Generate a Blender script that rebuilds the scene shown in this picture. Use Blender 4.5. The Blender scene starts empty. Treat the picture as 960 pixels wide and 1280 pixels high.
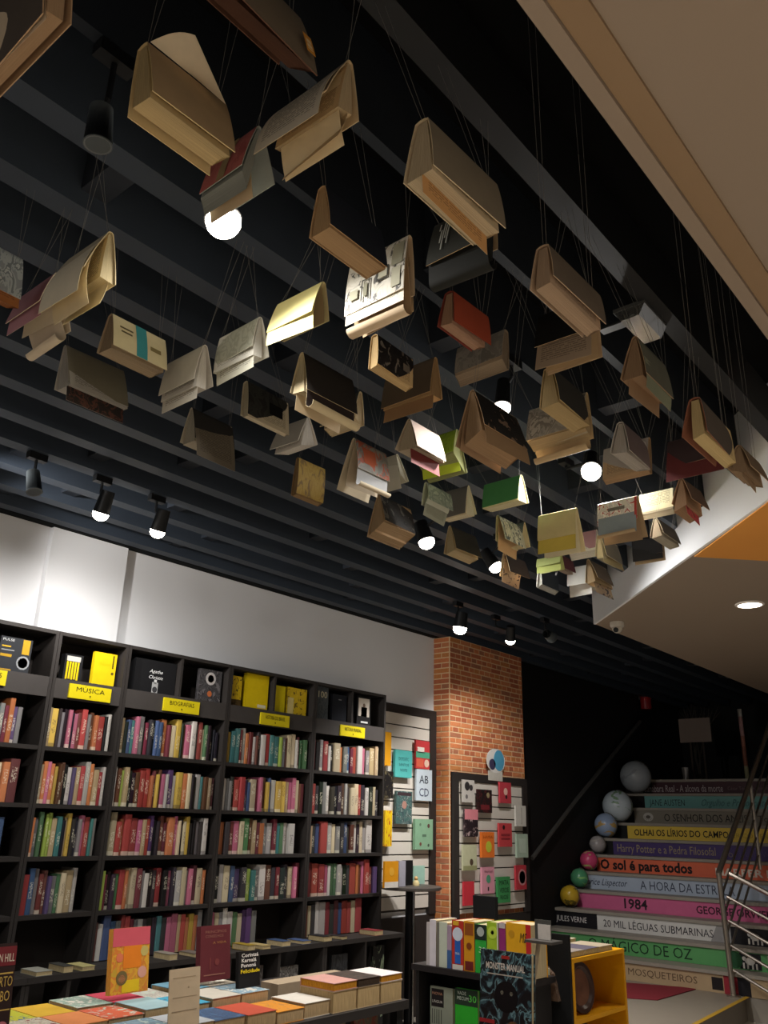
import bpy, bmesh, math, random
from mathutils import Vector, Matrix
random.seed(7)
S = bpy.context.scene
C = S.collection

# ---------------------------------------------------------------- camera
H = 1.55                       # eye height (m)
FPX = 1055.28                  # focal length in px of the 960x1280 frame
YAW, PIT, ROL = math.radians(-40.40), math.radians(20.228), math.radians(1.5495)
fwd = Vector((math.sin(YAW)*math.cos(PIT), math.cos(YAW)*math.cos(PIT), math.sin(PIT)))
rt = Vector((math.cos(YAW), -math.sin(YAW), 0)); up = rt.cross(fwd)
R_ = rt*math.cos(ROL) + up*math.sin(ROL); U_ = up*math.cos(ROL) - rt*math.sin(ROL)
CAM = Vector((0, 0, H))
cam = bpy.data.cameras.new('camera'); camo = bpy.data.objects.new('camera', cam); C.objects.link(camo)
camo.matrix_world = Matrix(((R_.x, U_.x, -fwd.x, 0), (R_.y, U_.y, -fwd.y, 0), (R_.z, U_.z, -fwd.z, H), (0, 0, 0, 1)))
cam.sensor_fit = 'AUTO'; cam.sensor_width = 36; cam.lens = FPX*36/1280; cam.clip_start = .02
S.camera = camo
def ray(x, y): return R_*(x-480) - U_*(y-640) + fwd*FPX
def onX(x, y, X): d = ray(x, y); return CAM + d*(X/d.x)
def onY(x, y, Y): d = ray(x, y); return CAM + d*(Y/d.y)
def onZ(x, y, Z): d = ray(x, y); return CAM + d*((Z-H)/d.z)

# ---------------------------------------------------------------- world, exposure
w = bpy.data.worlds.new('world'); S.world = w; w.use_nodes = True
w.node_tree.nodes['Background'].inputs[0].default_value = (1.0, .96, .92, 1)
w.node_tree.nodes['Background'].inputs[1].default_value = .085
S.view_settings.view_transform = 'Standard'; S.view_settings.look = 'None'
S.view_settings.gamma = 1; S.view_settings.use_curve_mapping = False
S.view_settings.exposure = 0.74
LAMP_W = 62.0
DOWN_W = 185.0

# ---------------------------------------------------------------- materials
def lin(c):
    if isinstance(c, str):
        c = [int(c[i:i+2], 16)/255 for i in (0, 2, 4)]
    return tuple(((v+.055)/1.055)**2.4 if v > .04045 else v/12.92 for v in c[:3]) + (1,)
_m = {}
def nodes(m): return m.node_tree.nodes, m.node_tree.links
def base(name, rough=.7, metal=0, spec=.3):
    m = bpy.data.materials.new(name); m.use_nodes = True
    b = m.node_tree.nodes['Principled BSDF']
    b.inputs['Roughness'].default_value = rough; b.inputs['Metallic'].default_value = metal
    b.inputs['Specular IOR Level'].default_value = spec
    return m, b
def pm(col, rough=.7, metal=0, var=.12, scale=30, spec=.3, bump=0):
    """plain procedural material: colour with a little mottling"""
    k = (str(col), rough, metal, var, scale, spec, bump)
    if k in _m: return _m[k]
    m, b = base('mat_%s' % (col if isinstance(col, str) else 'c'), rough, metal, spec)
    N, L = nodes(m); c = lin(col)
    t = N.new('ShaderNodeTexNoise'); t.inputs['Scale'].default_value = scale; t.inputs['Detail'].default_value = 4
    co = N.new('ShaderNodeTexCoord'); L.new(co.outputs['Object'], t.inputs['Vector'])
    r = N.new('ShaderNodeMix'); r.data_type = 'RGBA'
    r.inputs[6].default_value = tuple(v*(1-var) for v in c[:3])+(1,); r.inputs[7].default_value = tuple(min(1, v*(1+var)) for v in c[:3])+(1,)
    L.new(t.outputs['Fac'], r.inputs[0]); L.new(r.outputs[2], b.inputs['Base Color'])
    if bump:
        bp = N.new('ShaderNodeBump'); bp.inputs['Strength'].default_value = bump; bp.inputs['Distance'].default_value = .003
        L.new(t.outputs['Fac'], bp.inputs['Height']); L.new(bp.outputs[0], b.inputs['Normal'])
    _m[k] = m; return m
def mth(N, L, op, a, b=None):
    n = N.new('ShaderNodeMath'); n.operation = op
    for i, v in enumerate((a, b)):
        if v is None: continue
        if isinstance(v, (int, float)): n.inputs[i].default_value = v
        else: L.new(v, n.inputs[i])
    return n.outputs[0]
def uvxy(N, L):
    u = N.new('ShaderNodeUVMap'); s = N.new('ShaderNodeSeparateXYZ'); L.new(u.outputs[0], s.inputs[0])
    return u, s.outputs[0], s.outputs[1]
def text_mat(col, ink='3a332c', lines=26, dens=.5, rough=.85):
    """printed page: rows of little words inside a margin (UV 0..1)"""
    k = ('text', col, ink, lines, dens)
    if k in _m: return _m[k]
    m, b = base('printed_'+col, rough, 0, .1); N, L = nodes(m); u, x, y = uvxy(N, L)
    row = mth(N, L, 'LESS_THAN', mth(N, L, 'FRACT', mth(N, L, 'MULTIPLY', y, lines)), .5)
    cb = N.new('ShaderNodeCombineXYZ'); L.new(mth(N, L, 'MULTIPLY', x, 40), cb.inputs[0])
    L.new(mth(N, L, 'FLOOR', mth(N, L, 'MULTIPLY', y, lines)), cb.inputs[1])
    t = N.new('ShaderNodeTexNoise'); t.inputs['Scale'].default_value = .8; L.new(cb.outputs[0], t.inputs['Vector'])
    wd = mth(N, L, 'GREATER_THAN', t.outputs['Fac'], .42)
    mx = mth(N, L, 'LESS_THAN', mth(N, L, 'ABSOLUTE', mth(N, L, 'SUBTRACT', x, .5)), .41)
    my = mth(N, L, 'LESS_THAN', mth(N, L, 'ABSOLUTE', mth(N, L, 'SUBTRACT', y, .52)), .40)
    f = mth(N, L, 'MULTIPLY', mth(N, L, 'MULTIPLY', row, wd), mth(N, L, 'MULTIPLY', mx, my))
    f = mth(N, L, 'MULTIPLY', f, dens)
    r = N.new('ShaderNodeMix'); r.data_type = 'RGBA'; r.inputs[6].default_value = lin(col); r.inputs[7].default_value = lin(ink)
    L.new(f, r.inputs[0]); L.new(r.outputs[2], b.inputs['Base Color']); _m[k] = m; return m
def edge_mat(col, dark='7a6a50'):
    """stack of page edges: fine streaks"""
    k = ('edge', col)
    if k in _m: return _m[k]
    m, b = base('page_edges_'+col, .9, 0, .1); N, L = nodes(m); u, x, y = uvxy(N, L)
    cb = N.new('ShaderNodeCombineXYZ'); L.new(mth(N, L, 'MULTIPLY', x, 60), cb.inputs[0]); L.new(mth(N, L, 'MULTIPLY', y, 1.2), cb.inputs[1])
    t = N.new('ShaderNodeTexNoise'); t.inputs['Scale'].default_value = 1.0; t.inputs['Detail'].default_value = 2; L.new(cb.outputs[0], t.inputs['Vector'])
    rp = N.new('ShaderNodeMapRange'); rp.inputs[1].default_value = .35; rp.inputs[2].default_value = .7
    L.new(t.outputs['Fac'], rp.inputs[0])
    c = lin(col); d = tuple(v*.62 for v in c[:3])+(1,)
    r = N.new('ShaderNodeMix'); r.data_type = 'RGBA'; r.inputs[6].default_value = d; r.inputs[7].default_value = c
    L.new(rp.outputs[0], r.inputs[0]); L.new(r.outputs[2], b.inputs['Base Color']); _m[k] = m; return m
def art_mat(cols, scale=3.0, rough=.5, seed=0.0, spec=.35):
    """printed picture: blobs of a few flat colours (UV)"""
    k = ('art', tuple(cols), scale, seed)
    if k in _m: return _m[k]
    m, b = base('printed_art', rough, 0, spec); N, L = nodes(m)
    u = N.new('ShaderNodeUVMap'); mp = N.new('ShaderNodeMapping'); L.new(u.outputs[0], mp.inputs[0]); mp.inputs['Location'].default_value = (seed, seed*1.7, 0)
    t = N.new('ShaderNodeTexNoise'); t.inputs['Scale'].default_value = scale; t.inputs['Detail'].default_value = 3; t.inputs['Distortion'].default_value = 1.2
    L.new(mp.outputs[0], t.inputs['Vector'])
    cr = N.new('ShaderNodeValToRGB'); cr.color_ramp.interpolation = 'CONSTANT'; e = cr.color_ramp.elements
    while len(e) < len(cols): e.new(.5)
    for i, c in enumerate(cols):
        e[i].position = 0 if i == 0 else .36 + .3*i/len(cols); e[i].color = lin(c)
    L.new(t.outputs['Fac'], cr.inputs[0]); L.new(cr.outputs[0], b.inputs['Base Color']); _m[k] = m; return m
def emit(col, s):
    m = bpy.data.materials.new('lamp_glow'); m.use_nodes = True; N, L = nodes(m); N.clear()
    e = N.new('ShaderNodeEmission'); o = N.new('ShaderNodeOutputMaterial'); e.inputs[0].default_value = lin(col); e.inputs[1].default_value = s
    L.new(e.outputs[0], o.inputs[0]); return m
def attr_cover():
    """spine colour from the object's own colour, with title block and bands"""
    m, b = base('shelf_book_cover', .55, 0, .35); N, L = nodes(m)
    oi = N.new('ShaderNodeObjectInfo'); tc = N.new('ShaderNodeTexCoord'); s = N.new('ShaderNodeSeparateXYZ'); L.new(tc.outputs['Object'], s.inputs[0])
    rnd = oi.outputs['Random']; z = s.outputs[2]
    lo = mth(N, L, 'ADD', mth(N, L, 'MULTIPLY', rnd, .45), .12)
    f1 = mth(N, L, 'MULTIPLY', mth(N, L, 'GREATER_THAN', z, lo), mth(N, L, 'LESS_THAN', z, mth(N, L, 'ADD', lo, .36)))
    cb = N.new('ShaderNodeCombineXYZ'); L.new(mth(N, L, 'MULTIPLY', z, 26), cb.inputs[2]); L.new(mth(N, L, 'MULTIPLY', s.outputs[1], 6), cb.inputs[1]); L.new(mth(N, L, 'MULTIPLY', rnd, 97), cb.inputs[0])
    t = N.new('ShaderNodeTexNoise'); t.inputs['Scale'].default_value = 1; t.inputs['Detail'].default_value = 2; L.new(cb.outputs[0], t.inputs['Vector'])
    wd = mth(N, L, 'GREATER_THAN', t.outputs['Fac'], .52)
    mid = mth(N, L, 'LESS_THAN', mth(N, L, 'ABSOLUTE', s.outputs[1]), .28)
    f = mth(N, L, 'MULTIPLY', mth(N, L, 'MULTIPLY', f1, wd), mid)
    f = mth(N, L, 'MULTIPLY', f, mth(N, L, 'GREATER_THAN', mth(N, L, 'FRACT', mth(N, L, 'MULTIPLY', rnd, 7.3)), .25))
    sv = N.new('ShaderNodeSeparateColor'); L.new(oi.outputs['Color'], sv.inputs[0])
    dark = mth(N, L, 'LESS_THAN', mth(N, L, 'ADD', sv.outputs[0], sv.outputs[1]), .75)
    ink = N.new('ShaderNodeMix'); ink.data_type = 'RGBA'; ink.inputs[6].default_value = (.05, .04, .04, 1); ink.inputs[7].default_value = (.75, .70, .55, 1); L.new(dark, ink.inputs[0])
    # foot band on some spines
    bd = mth(N, L, 'MULTIPLY', mth(N, L, 'LESS_THAN', z, .1), mth(N, L, 'GREATER_THAN', mth(N, L, 'FRACT', mth(N, L, 'MULTIPLY', rnd, 13.1)), .7))
    r = N.new('ShaderNodeMix'); r.data_type = 'RGBA'; L.new(mth(N, L, 'MULTIPLY', mth(N, L, 'MAXIMUM', f, bd), .5), r.inputs[0]); L.new(oi.outputs['Color'], r.inputs[6]); L.new(ink.outputs[2], r.inputs[7])
    L.new(r.outputs[2], b.inputs['Base Color']); return m
def vcol_mat():
    m, b = base('shelf_book_cover_far', .55, 0, .35); N, L = nodes(m); a = N.new('ShaderNodeVertexColor'); a.layer_name = 'spine'
    L.new(a.outputs[0], b.inputs['Base Color']); return m

BLACK = pm('0b0b0c', .75, 0, .3, 12); SHELF = pm('2c2826', .62, 0, .12, 22)
PAPER = 'cbb894'

# ---------------------------------------------------------------- mesh helpers
class MB:
    def __init__(s): s.v = []; s.f = []; s.mi = []; s.uv = []
    def face(s, pts, mi=0, uv=None):
        i = len(s.v); s.v += [tuple(p) for p in pts]; s.f.append(tuple(range(i, i+len(pts)))); s.mi.append(mi)
        s.uv.append(uv if uv else [(0, 0), (1, 0), (1, 1), (0, 1)][:len(pts)] if len(pts) <= 4 else [(0, 0)]*len(pts))
        return s
    def box(s, a, b, mi=0, mis=None):
        x0, x1 = sorted((a[0], b[0])); y0, y1 = sorted((a[1], b[1])); z0, z1 = sorted((a[2], b[2]))
        q = [((x0, y0, z0), (x1, y0, z0), (x1, y0, z1), (x0, y0, z1)),   # -Y
             ((x1, y0, z0), (x1, y1, z0), (x1, y1, z1), (x1, y0, z1)),   # +X
             ((x1, y1, z0), (x0, y1, z0), (x0, y1, z1), (x1, y1, z1)),   # +Y
             ((x0, y1, z0), (x0, y0, z0), (x0, y0, z1), (x0, y1, z1)),   # -X
             ((x0, y0, z1), (x1, y0, z1), (x1, y1, z1), (x0, y1, z1)),   # top
             ((x0, y1, z0), (x1, y1, z0), (x1, y0, z0), (x0, y0, z0))]   # bottom
        for i, p in enumerate(q): s.face(p, mis[i] if mis else mi)
        return s
    def tube(s, p, q, r, n=8, mi=0, r2=None, cap=True):
        p = Vector(p); q = Vector(q); d = (q-p).normalized(); a = d.orthogonal().normalized(); b = d.cross(a); r2 = r if r2 is None else r2
        A = [p+(a*math.cos(t)+b*math.sin(t))*r for t in [2*math.pi*i/n for i in range(n)]]
        B = [q+(a*math.cos(t)+b*math.sin(t))*r2 for t in [2*math.pi*i/n for i in range(n)]]
        for i in range(n): j = (i+1) % n; s.face((A[i], A[j], B[j], B[i]), mi)
        if cap: s.face(A[::-1], mi); s.face(B, mi)
        return s
    def path(s, pts, r, n=6, mi=0):
        for a, b in zip(pts, pts[1:]): s.tube(a, b, r, n, mi)
        return s
    def sphere(s, c, r, n=20, m=12, mi=0, sz=1):
        c = Vector(c)
        P = lambda i, j: c+Vector((r*math.sin(math.pi*i/m)*math.cos(2*math.pi*j/n), r*math.sin(math.pi*i/m)*math.sin(2*math.pi*j/n), r*sz*math.cos(math.pi*i/m)))
        for i in range(m):
            for j in range(n):
                q = [P(i, j), P(i+1, j), P(i+1, j+1), P(i, j+1)]; u = [(j/n, 1-i/m), (j/n, 1-(i+1)/m), ((j+1)/n, 1-(i+1)/m), ((j+1)/n, 1-i/m)]
                if i == 0: q = q[:3]; u = u[:3]
                elif i == m-1: q = [q[0], q[1], q[3]]; u = [u[0], u[1], u[3]]
                s.face(q, mi, u)
        return s
    def lathe(s, c, prof, n=24, mi=0):
        c = Vector(c)
        for (r0, z0), (r1, z1) in zip(prof, prof[1:]):
            for j in range(n):
                a, b = 2*math.pi*j/n, 2*math.pi*(j+1)/n
                pts = [c+Vector((r0*math.cos(a), r0*math.sin(a), z0)), c+Vector((r0*math.cos(b), r0*math.sin(b), z0)), c+Vector((r1*math.cos(b), r1*math.sin(b), z1)), c+Vector((r1*math.cos(a), r1*math.sin(a), z1))]
                if r0 < 1e-6: pts = [pts[0], pts[2], pts[3]]
                elif r1 < 1e-6: pts = pts[:3]
                s.face(pts, mi)
        return s
    def prism(s, poly, ext, mi=0):
        """polygon (3D points) extruded by vector ext"""
        ext = Vector(ext); A = [Vector(p) for p in poly]; B = [p+ext for p in A]; n = len(A)
        s.face(A[::-1], mi); s.face(B, mi)
        for i in range(n): s.face((A[i], A[(i+1) % n], B[(i+1) % n], B[i]), mi)
        return s
    def build(s, name, mats, parent=None, smooth=False, org=None, merge=False):
        me = bpy.data.meshes.new(name)
        o0 = Vector(org) if org is not None else Vector((0, 0, 0))
        vs = [(x-o0.x, y-o0.y, z-o0.z) for x, y, z in s.v]
        me.from_pydata(vs, [], s.f)
        mats = mats if isinstance(mats, (list, tuple)) else [mats]
        for m in mats: me.materials.append(m)
        me.polygons.foreach_set('material_index', s.mi)
        uvl = me.uv_layers.new(name='UVMap'); flat = []
        for u in s.uv:
            for a in u: flat += a
        uvl.data.foreach_set('uv', flat)
        if smooth or merge:
            bm = bmesh.new(); bm.from_mesh(me); bmesh.ops.remove_doubles(bm, verts=bm.verts, dist=1e-5); bm.to_mesh(me); bm.free()
        if smooth:
            me.polygons.foreach_set('use_smooth', [True]*len(me.polygons))
            try: me.set_sharp_from_angle(angle=math.radians(42))
            except Exception: pass
        me.update()
        o = bpy.data.objects.new(name, me); C.objects.link(o); o.location = o0
        if parent: put(o, parent)
        return o
def world(o): return (world(o.parent) @ o.matrix_parent_inverse @ o.matrix_basis) if o.parent else o.matrix_basis.copy()
def put(o, parent):
    o.parent = parent; o.matrix_parent_inverse = world(parent).inverted()
def tag(o, label=None, cat=None, group=None, kind=None):
    for k, v in (('label', label), ('category', cat), ('group', group), ('kind', kind)):
        if v: o[k] = v
    return o
def empty(name, loc, label, cat, group=None):
    o = bpy.data.objects.new(name, None); C.objects.link(o); o.location = loc; o.empty_display_size = .05
    return tag(o, label, cat, group)
def struct(name, mb, mats, smooth=False): return tag(mb.build(name, mats, None, smooth), kind='structure')
def text(s, pos, wx, wz, width, height, mat, parent, name='lettering', shear=0, bold=0, dep=.0012):
    """flat lettering: pos = left baseline point, wx = reading direction, wz = up, fitted to width x cap height"""
    cu = bpy.data.curves.new('lettering', 'FONT'); cu.body = s; cu.size = 1; cu.shear = shear; cu.offset = bold; cu.resolution_u = 2
    o = bpy.data.objects.new('t', cu); C.objects.link(o)
    me = bpy.data.meshes.new_from_object(o)
    C.objects.unlink(o); bpy.data.objects.remove(o); bpy.data.curves.remove(cu)
    xs = [v.co.x for v in me.vertices]; x0, x1 = min(xs), max(xs)
    sx = width/max(1e-6, x1-x0); sz = height/.70
    wx = Vector(wx).normalized(); wz = Vector(wz).normalized(); nn = wx.cross(wz)
    for v in me.vertices: v.co = Vector(pos) + wx*((v.co.x-x0)*sx) + wz*(v.co.y*sz) + nn*dep
    me.materials.append(mat); r = bpy.data.objects.new(name, me); C.objects.link(r)
    if parent: put(r, parent)
    return r
X_, Y_, Z_ = Vector((1, 0, 0)), Vector((0, 1, 0)), Vector((0, 0, 1))

# ================================================================ THE ROOM
WX = -5.10                     # left wall plane
ZJ = H+1.775                   # underside of ceiling joists
ZD = H+2.12                    # ceiling deck
GREYW = pm('d6d6d8', .8, 0, .03, 2.5, .2, .05)
struct('floor', MB().box((-5.4, -3.5, -.1), (3.5, 13.4, 0)), pm('aea79d', .4, 0, .08, 3))
wl = struct('wall_left', MB().box((WX-.15, -3.5, 0), (WX, 6.84, ZD)), GREYW)
pil = MB().box((WX, 2.60, 0), (WX+.05, 3.17, ZJ-.005)).build('pilaster', GREYW, wl)
struct('wall_stair', MB().box((WX-.15, 6.84, 0), (WX, 13.2, ZD+1.2)), pm('141213', .7, 0, .2, 4))
struct('wall_back', MB().box((-5.4, 13.2, 0), (3.5, 13.35, ZD+1.2)), pm('0c0b0c', .8))
# ceiling: deck, joists, blocking between joists
CEIL = pm('050608', .85, 0, .25, 5, .15)
JOIST = pm('333b46', .55, 0, .25, 3, .35)
ce = struct('ceiling', MB().box((-5.4, -3.5, ZD), (3.5, 13.3, ZD+.06)), CEIL)
CEIL2 = pm('20252c', .7, 0, .25, 4, .2)
JX = [-1.24-.31*k for k in range(13)]
for x in JX:
    hw = .018 if x > -1.6 else .045
    MB().box((x-hw, -3.4, ZJ), (x+hw, 13.1, ZD)).build('joist', CEIL2 if x > -1.6 else JOIST, ce)
MB().box((-.99, -3.4, ZJ+.0), (-.92, 4.08, ZD-.12)).build('joist', pm('101113', .6, 0, .2, 4), ce)
MB().box((-5.09, -3.4, ZJ-.002), (-5.015, 6.8, ZJ+.05)).build('wall_plate', CEIL, ce)
random.seed(3)
BLK = pm('252a32', .6, 0, .2, 6)
for i in range(len(JX)-1):
    y = .3+random.random()*.8
    while y < 11:
        MB().box((JX[i+1]+(.018 if JX[i+1] > -1.6 else .045), y, ZJ+.06), (JX[i]-(.018 if JX[i] > -1.6 else .045), y+.09, ZD)).build('blocking', BLK, ce)
        y += 1.0+random.random()*.9
# mezzanine: soffit with lip, diagonal fascia, orange panel
ZS = H+1.55
XM, XE = -3.02, -.60
P0 = Vector((XM, 6.23, ZS)); P1 = Vector((XE, 6.23-(XE-XM)*1.035, ZS))
TAN = pm('938475', .75, 0, .03, 1.5, .25)
so = MB(); so.prism([(XM, 13.1, ZS), P0, P1, (XE, -3.4, ZS), (3.4, -3.4, ZS), (3.4, 13.1, ZS)], (0, 0, .05))
mez = struct('ceiling_mezzanine', so, TAN)
MB().box((XE-.005, -3.4, ZS-.025), (XE+.035, P1.y-.02, ZS+.04)).build('edge_trim', TAN, mez)
MB().box((XE+.036, -3.4, ZS-.012), (XE+.10, P1.y-.08, ZS+.04)).build('edge_trim', pm('8f775c', .7, 0, .05, 2), mez)
a, b, c_ = onZ(868, 695, ZS), onZ(1010, 590, ZS), onZ(1010, 703, ZS)
MB().prism([a, c_, b], (0, 0, -.006)).build('orange_panel', pm('e09a48', .75, 0, .04, 2), mez)
fa = MB(); d_ = (P1-P0).normalized(); n_ = Vector((d_.y, -d_.x, 0))
fa.prism([P0+n_*.02, P1+n_*.02, P1+n_*.0005, P0+n_*.0005], (0, 0, ZD-ZS))
struct('wall_fascia', fa, pm('e4e6ea', .7, 0, .03, 2))
struct('wall_mezzanine', MB().box((XM, P0.y+.06, ZS+.05), (XM+.06, 13.1, ZD)), CEIL)

# brick pillar --------------------------------------------------
BX, BY0, BY1 = -4.90, 6.83, 8.19
core = struct('wall_pillar', MB().box((WX, BY0+.0025, 0), (BX-.0025, BY1, ZJ)), pm('d8bd97', .9, 0, .12, 60, .2, .3))
brick_cols = ['b56a45', 'c0744a', 'a55d40', 'bd7850', '9d654a', 'c47b50', 'ab6343', 'b87644']
bm_ = [pm(c, .85, 0, .22, 55, .2, .4) for c in brick_cols]
PITCH = .0515; random.seed(11); cand = []
nrow = int(ZJ/PITCH)
for r in range(nrow):
    zt = ZJ-.006-r*PITCH; zb = zt-PITCH+.011
    stretch = r % 2 == 0; bl = .186 if stretch else .0952
    y = BY0 + .004 + (0 if stretch else .0)
    first = True
    while y < BY1-.02:
        ln = bl*.5 if (first and not stretch and r % 4 == 1) else bl
        y1 = min(y+ln-.013, BY1-.002)
        cand.append((zt > H+.50, ln, 'F', y, y1, zb, zt)); y += ln; first = False
    # return face towards the shelves
    xs = [WX+.002, BX-.004] if stretch else [WX+.002, WX+.002+.098, BX-.004]
    for x0, x1 in zip(xs, xs[1:]): cand.append((zt > .9, .1, 'S', x0, x1-.011, zb, zt))
cand.sort(key=lambda q: (not q[0], -q[6])); unit = {}
stuffb = MB()
for i, (vis, ln, side, a0, a1, zb, zt) in enumerate(cand):
    pr = random.uniform(.0005, .0025)
    mb = stuffb if i >= 300 else MB()
    k = random.randrange(8)
    if side == 'F': A, B = (BX-.02, a0, zb), (BX+pr, a1, zt)
    else: A, B = (a0, BY0-pr, zb), (a1, BY0+.02, zt)
    mb.box(A, B, k if i >= 300 else 0)
    if i < 300: mb.build('brick', bm_[k], core)
o = stuffb.build('brickwork', bm_, core); o['kind'] = 'stuff'

# ================================================================ BOOKCASE
SX = -4.80                     # front plane
YU = [2.05, 2.622, 3.119, 3.985, 4.866, 5.742]          # upright centres
ROWZ = [H+.374, H+.056, H-.228, H-.529]                  # shelf tops
ZT, ZB1, ZB0, ZL = H+1.05, H+.77, H+.654, H-.80          # top, band top, band bottom, ledge
bays = ['far left', 'music', 'biography', 'national history', 'world history']
cases = []
for i in range(5):
    y0, y1 = YU[i], YU[i+1]
    e = empty('bookcase', ((SX+WX)/2, (y0+y1)/2, 0), 'dark wooden bookcase bay under the %s sign' % bays[i] if i else 'dark wooden bookcase bay at the far left edge of the photo', 'bookcase', 'bookcase bays along the grey wall')
    cases.append(e)
    for ys in (y0, y1):
        s = .0015 if ys == y0 else -.021
        if i == 4 and ys == y1: s = -.024
        MB().box((WX+.055, ys+s, 0), (SX, ys+s+.0195, ZT)).build('side_panel', SHELF, e)
    MB().box((WX+.052, y0+.002, 0), (WX+.062, y1-.002, ZT)).build('back_panel', pm('241f1c', .7), e)
    ya, yb = y0+.022, y1-.022
    MB().box((WX+.06, ya, ZT-.022), (SX, yb, ZT)).build('top_panel', SHELF, e)
    MB().box((WX+.06, ya, ZB1-.02), (SX-.02, yb, ZB1)).build('shelf_board', SHELF, e)
    MB().box((SX-.018, ya, ZB0), (SX-.001, yb, ZB1)).build('sign_band', pm('3b3735', .6, 0, .1, 18), e)
    for z in ROWZ: MB().box((WX+.06, ya, z-.024), (SX-.002, yb, z)).build('shelf_board', SHELF, e)
    # header dividers
    if i >= 2:
        ym = {2: onX(230, 820, SX).y, 3: onX(345.6, 845, SX).y, 4: onX(442, 862, SX).y}[i]
        MB().box((WX+.06, ym-.009, ZB1), (SX-.004, ym+.009, ZT-.022)).build('divider', SHELF, e)
# ledge and base cabinets
LX = SX+.235
for i in range(5):
    y0, y1 = YU[i], YU[i+1]
    e = empty('base_cabinet', ((LX+WX)/2, (y0+y1)/2, 0), 'low black cabinet with open cubbies below the %s bay' % bays[i], 'cabinet', 'low cabinets under the bookcases')
    MB().box((SX+.002, y0+.001, ZL-.03), (LX, y1-.001, ZL)).build('ledge', SHELF, e)
    for ys in ([y0+.001, (y0+y1)/2-.01, y1-.022] if i else [y0+.001, y1-.022]):
        MB().box((SX+.002, ys, .08), (LX-.012, ys+.021, ZL-.03)).build('divider', SHELF, e)
    MB().box((SX+.002, y0+.022, .06), (LX-.012, y1-.022, .08)).build('bottom_board', SHELF, e)
    MB().box((SX+.002, y0+.001, 0), (LX-.03, y1-.001, .06)).build('plinth', BLACK, e)
# category signs
YEL = pm('cdbb14', .45, 0, .05, 10); INK = pm('1c1904', .6)
def sign(pl, pr, ptop, pbot, s, label):
    A = onX(pl, ptop, SX); B = onX(pr, ptop, SX); y0, y1 = A.y, B.y
    z1 = (A.z+B.z)/2; z0 = z1-.085
    e = empty('category_sign', (SX, (y0+y1)/2, z0), label, 'sign', 'yellow category signs')
    MB().box((SX, y0, z0), (SX+.012, y1, z1)).build('plate', YEL, e)
    if s: text(s, (SX+.012, y0+(y1-y0)*.16, z0+.042), Y_, Z_, (y1-y0)*.68, .028, INK, e)
    if s: MB().prism([(SX+.0135, (y0+y1)/2-.006, z0+.025), (SX+.0135, (y0+y1)/2+.006, z0+.025), (SX+.0135, (y0+y1)/2, z0+.012)], (.0008, 0, 0)).build('arrow_mark', INK, e)
sign(-32, 9, 836, 860, 'ARTES', 'yellow sign plate cut off by the left edge of the photo')
sign(86, 139, 858, 878, 'MÚSICA', 'yellow sign plate reading MÚSICA')
sign(204, 249, 875, 893, 'BIOGRAFIAS', 'yellow sign plate reading BIOGRAFIAS')
sign(325, 361, 893, 909, 'HISTÓRIA DO BRASIL', 'yellow sign plate reading HISTÓRIA DO BRASIL')
sign(425, 455, 908, 922, 'HISTÓRIA MUNDIAL', 'yellow sign plate reading HISTÓRIA MUNDIAL')

# ---------------------------------------------------------------- shelf books
COL = dict(r='b8362c', o='d9782c', y='e3b81c', k='191719', w='cfc8c0', g='4d7d4c', b='3d5c8c', t='b79a6c', n='6e3a2a', p='cf5f86', m='7a2430', s='84817f', v='5b3f72', c='3d8d8b', l='a3bd33', e='d8c49a', d='3a3638')
NAMES = dict(r='red', o='orange', y='yellow', k='black', w='white', g='green', b='blue', t='tan', n='brown', p='pink', m='maroon', s='grey', v='violet', c='teal', l='lime', e='cream', d='charcoal')
ROWS = {
 0: ['wtwoRpPcsmOvs', 'gevmdseon', 'mmtmmtb', 's', ''],
 1: ['tYdskpkPnRsnoRkw', 'topoynnkwvtRWOTrw', 'OsGkllTCktyddspRcs', 'RBsmnvsgeTw', ''],
 2: ['TkbcpSkmdkbBOmEYknPWsRegkkkk', 'wnltkknRRomynpwVwYOekkWcntn', 'sEroRRptrvkdnmOpekeydksdW', 'lmkdgRotEmswkdRkpdWewpnEo', 'nwBbsrRmswdkdcdpPtroyos'],
 3: ['kyCCmWomwndWRCClsnEEwmgG', 'wssdRRvbEmpnybWYYtpPenm', 'OdmpegntmosWmcgwW', 'kwEbvdlcsWndmddepm', 'peswwgevvs'],
 4: ['mksRwkEosbmrWpsTte', 'RdkswdkdnwdEErdwded', 'tdbRWesdbdnwdewW', 'lmRRpwggWwkdRonpRmv', 'medwWmdnbRreR']}
FILL = {(0, 0): .8, (0, 1): .86, (0, 2): .8, (0, 3): .25, (1, 0): .95, (1, 2): .93, (1, 3): .78, (2, 2): .95, (3, 2): .88, (3, 4): .5, (4, 2): .9, (4, 4): .78}
COVER = attr_cover(); PAGES = edge_mat('c9b48c'); FARC = vcol_mat()
def book_mesh():
    mb = MB()    # unit book, spine towards +X, y -.5...5, z 0..1, x -1..0 : boards, rounded spine, recessed page block
    mb.box((-1, -.5, 0), (-.04, -.40, 1)); mb.box((-1, .40, 0), (-.04, .5, 1))
    pts = [(-.04, -.5), (-.012, -.42), (0, -.2), (0, .2), (-.012, .42), (-.04, .5)]
    mb.prism([(x, y, 0) for x, y in pts], (0, 0, 1))
    mb.box((-.97, -.40, .015), (-.04, .40, .985), 1)
    return mb
bmesh_ = book_mesh().build('shelf_book', [COVER, PAGES]); BME = bmesh_.data; bpy.data.objects.remove(bmesh_)
random.seed(21); allb = []
ordn = lambda n: '%d%s' % (n, 'th' if 10 < n % 100 < 14 else {1: 'st', 2: 'nd', 3: 'rd'}.get(n % 10, 'th'))
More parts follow.
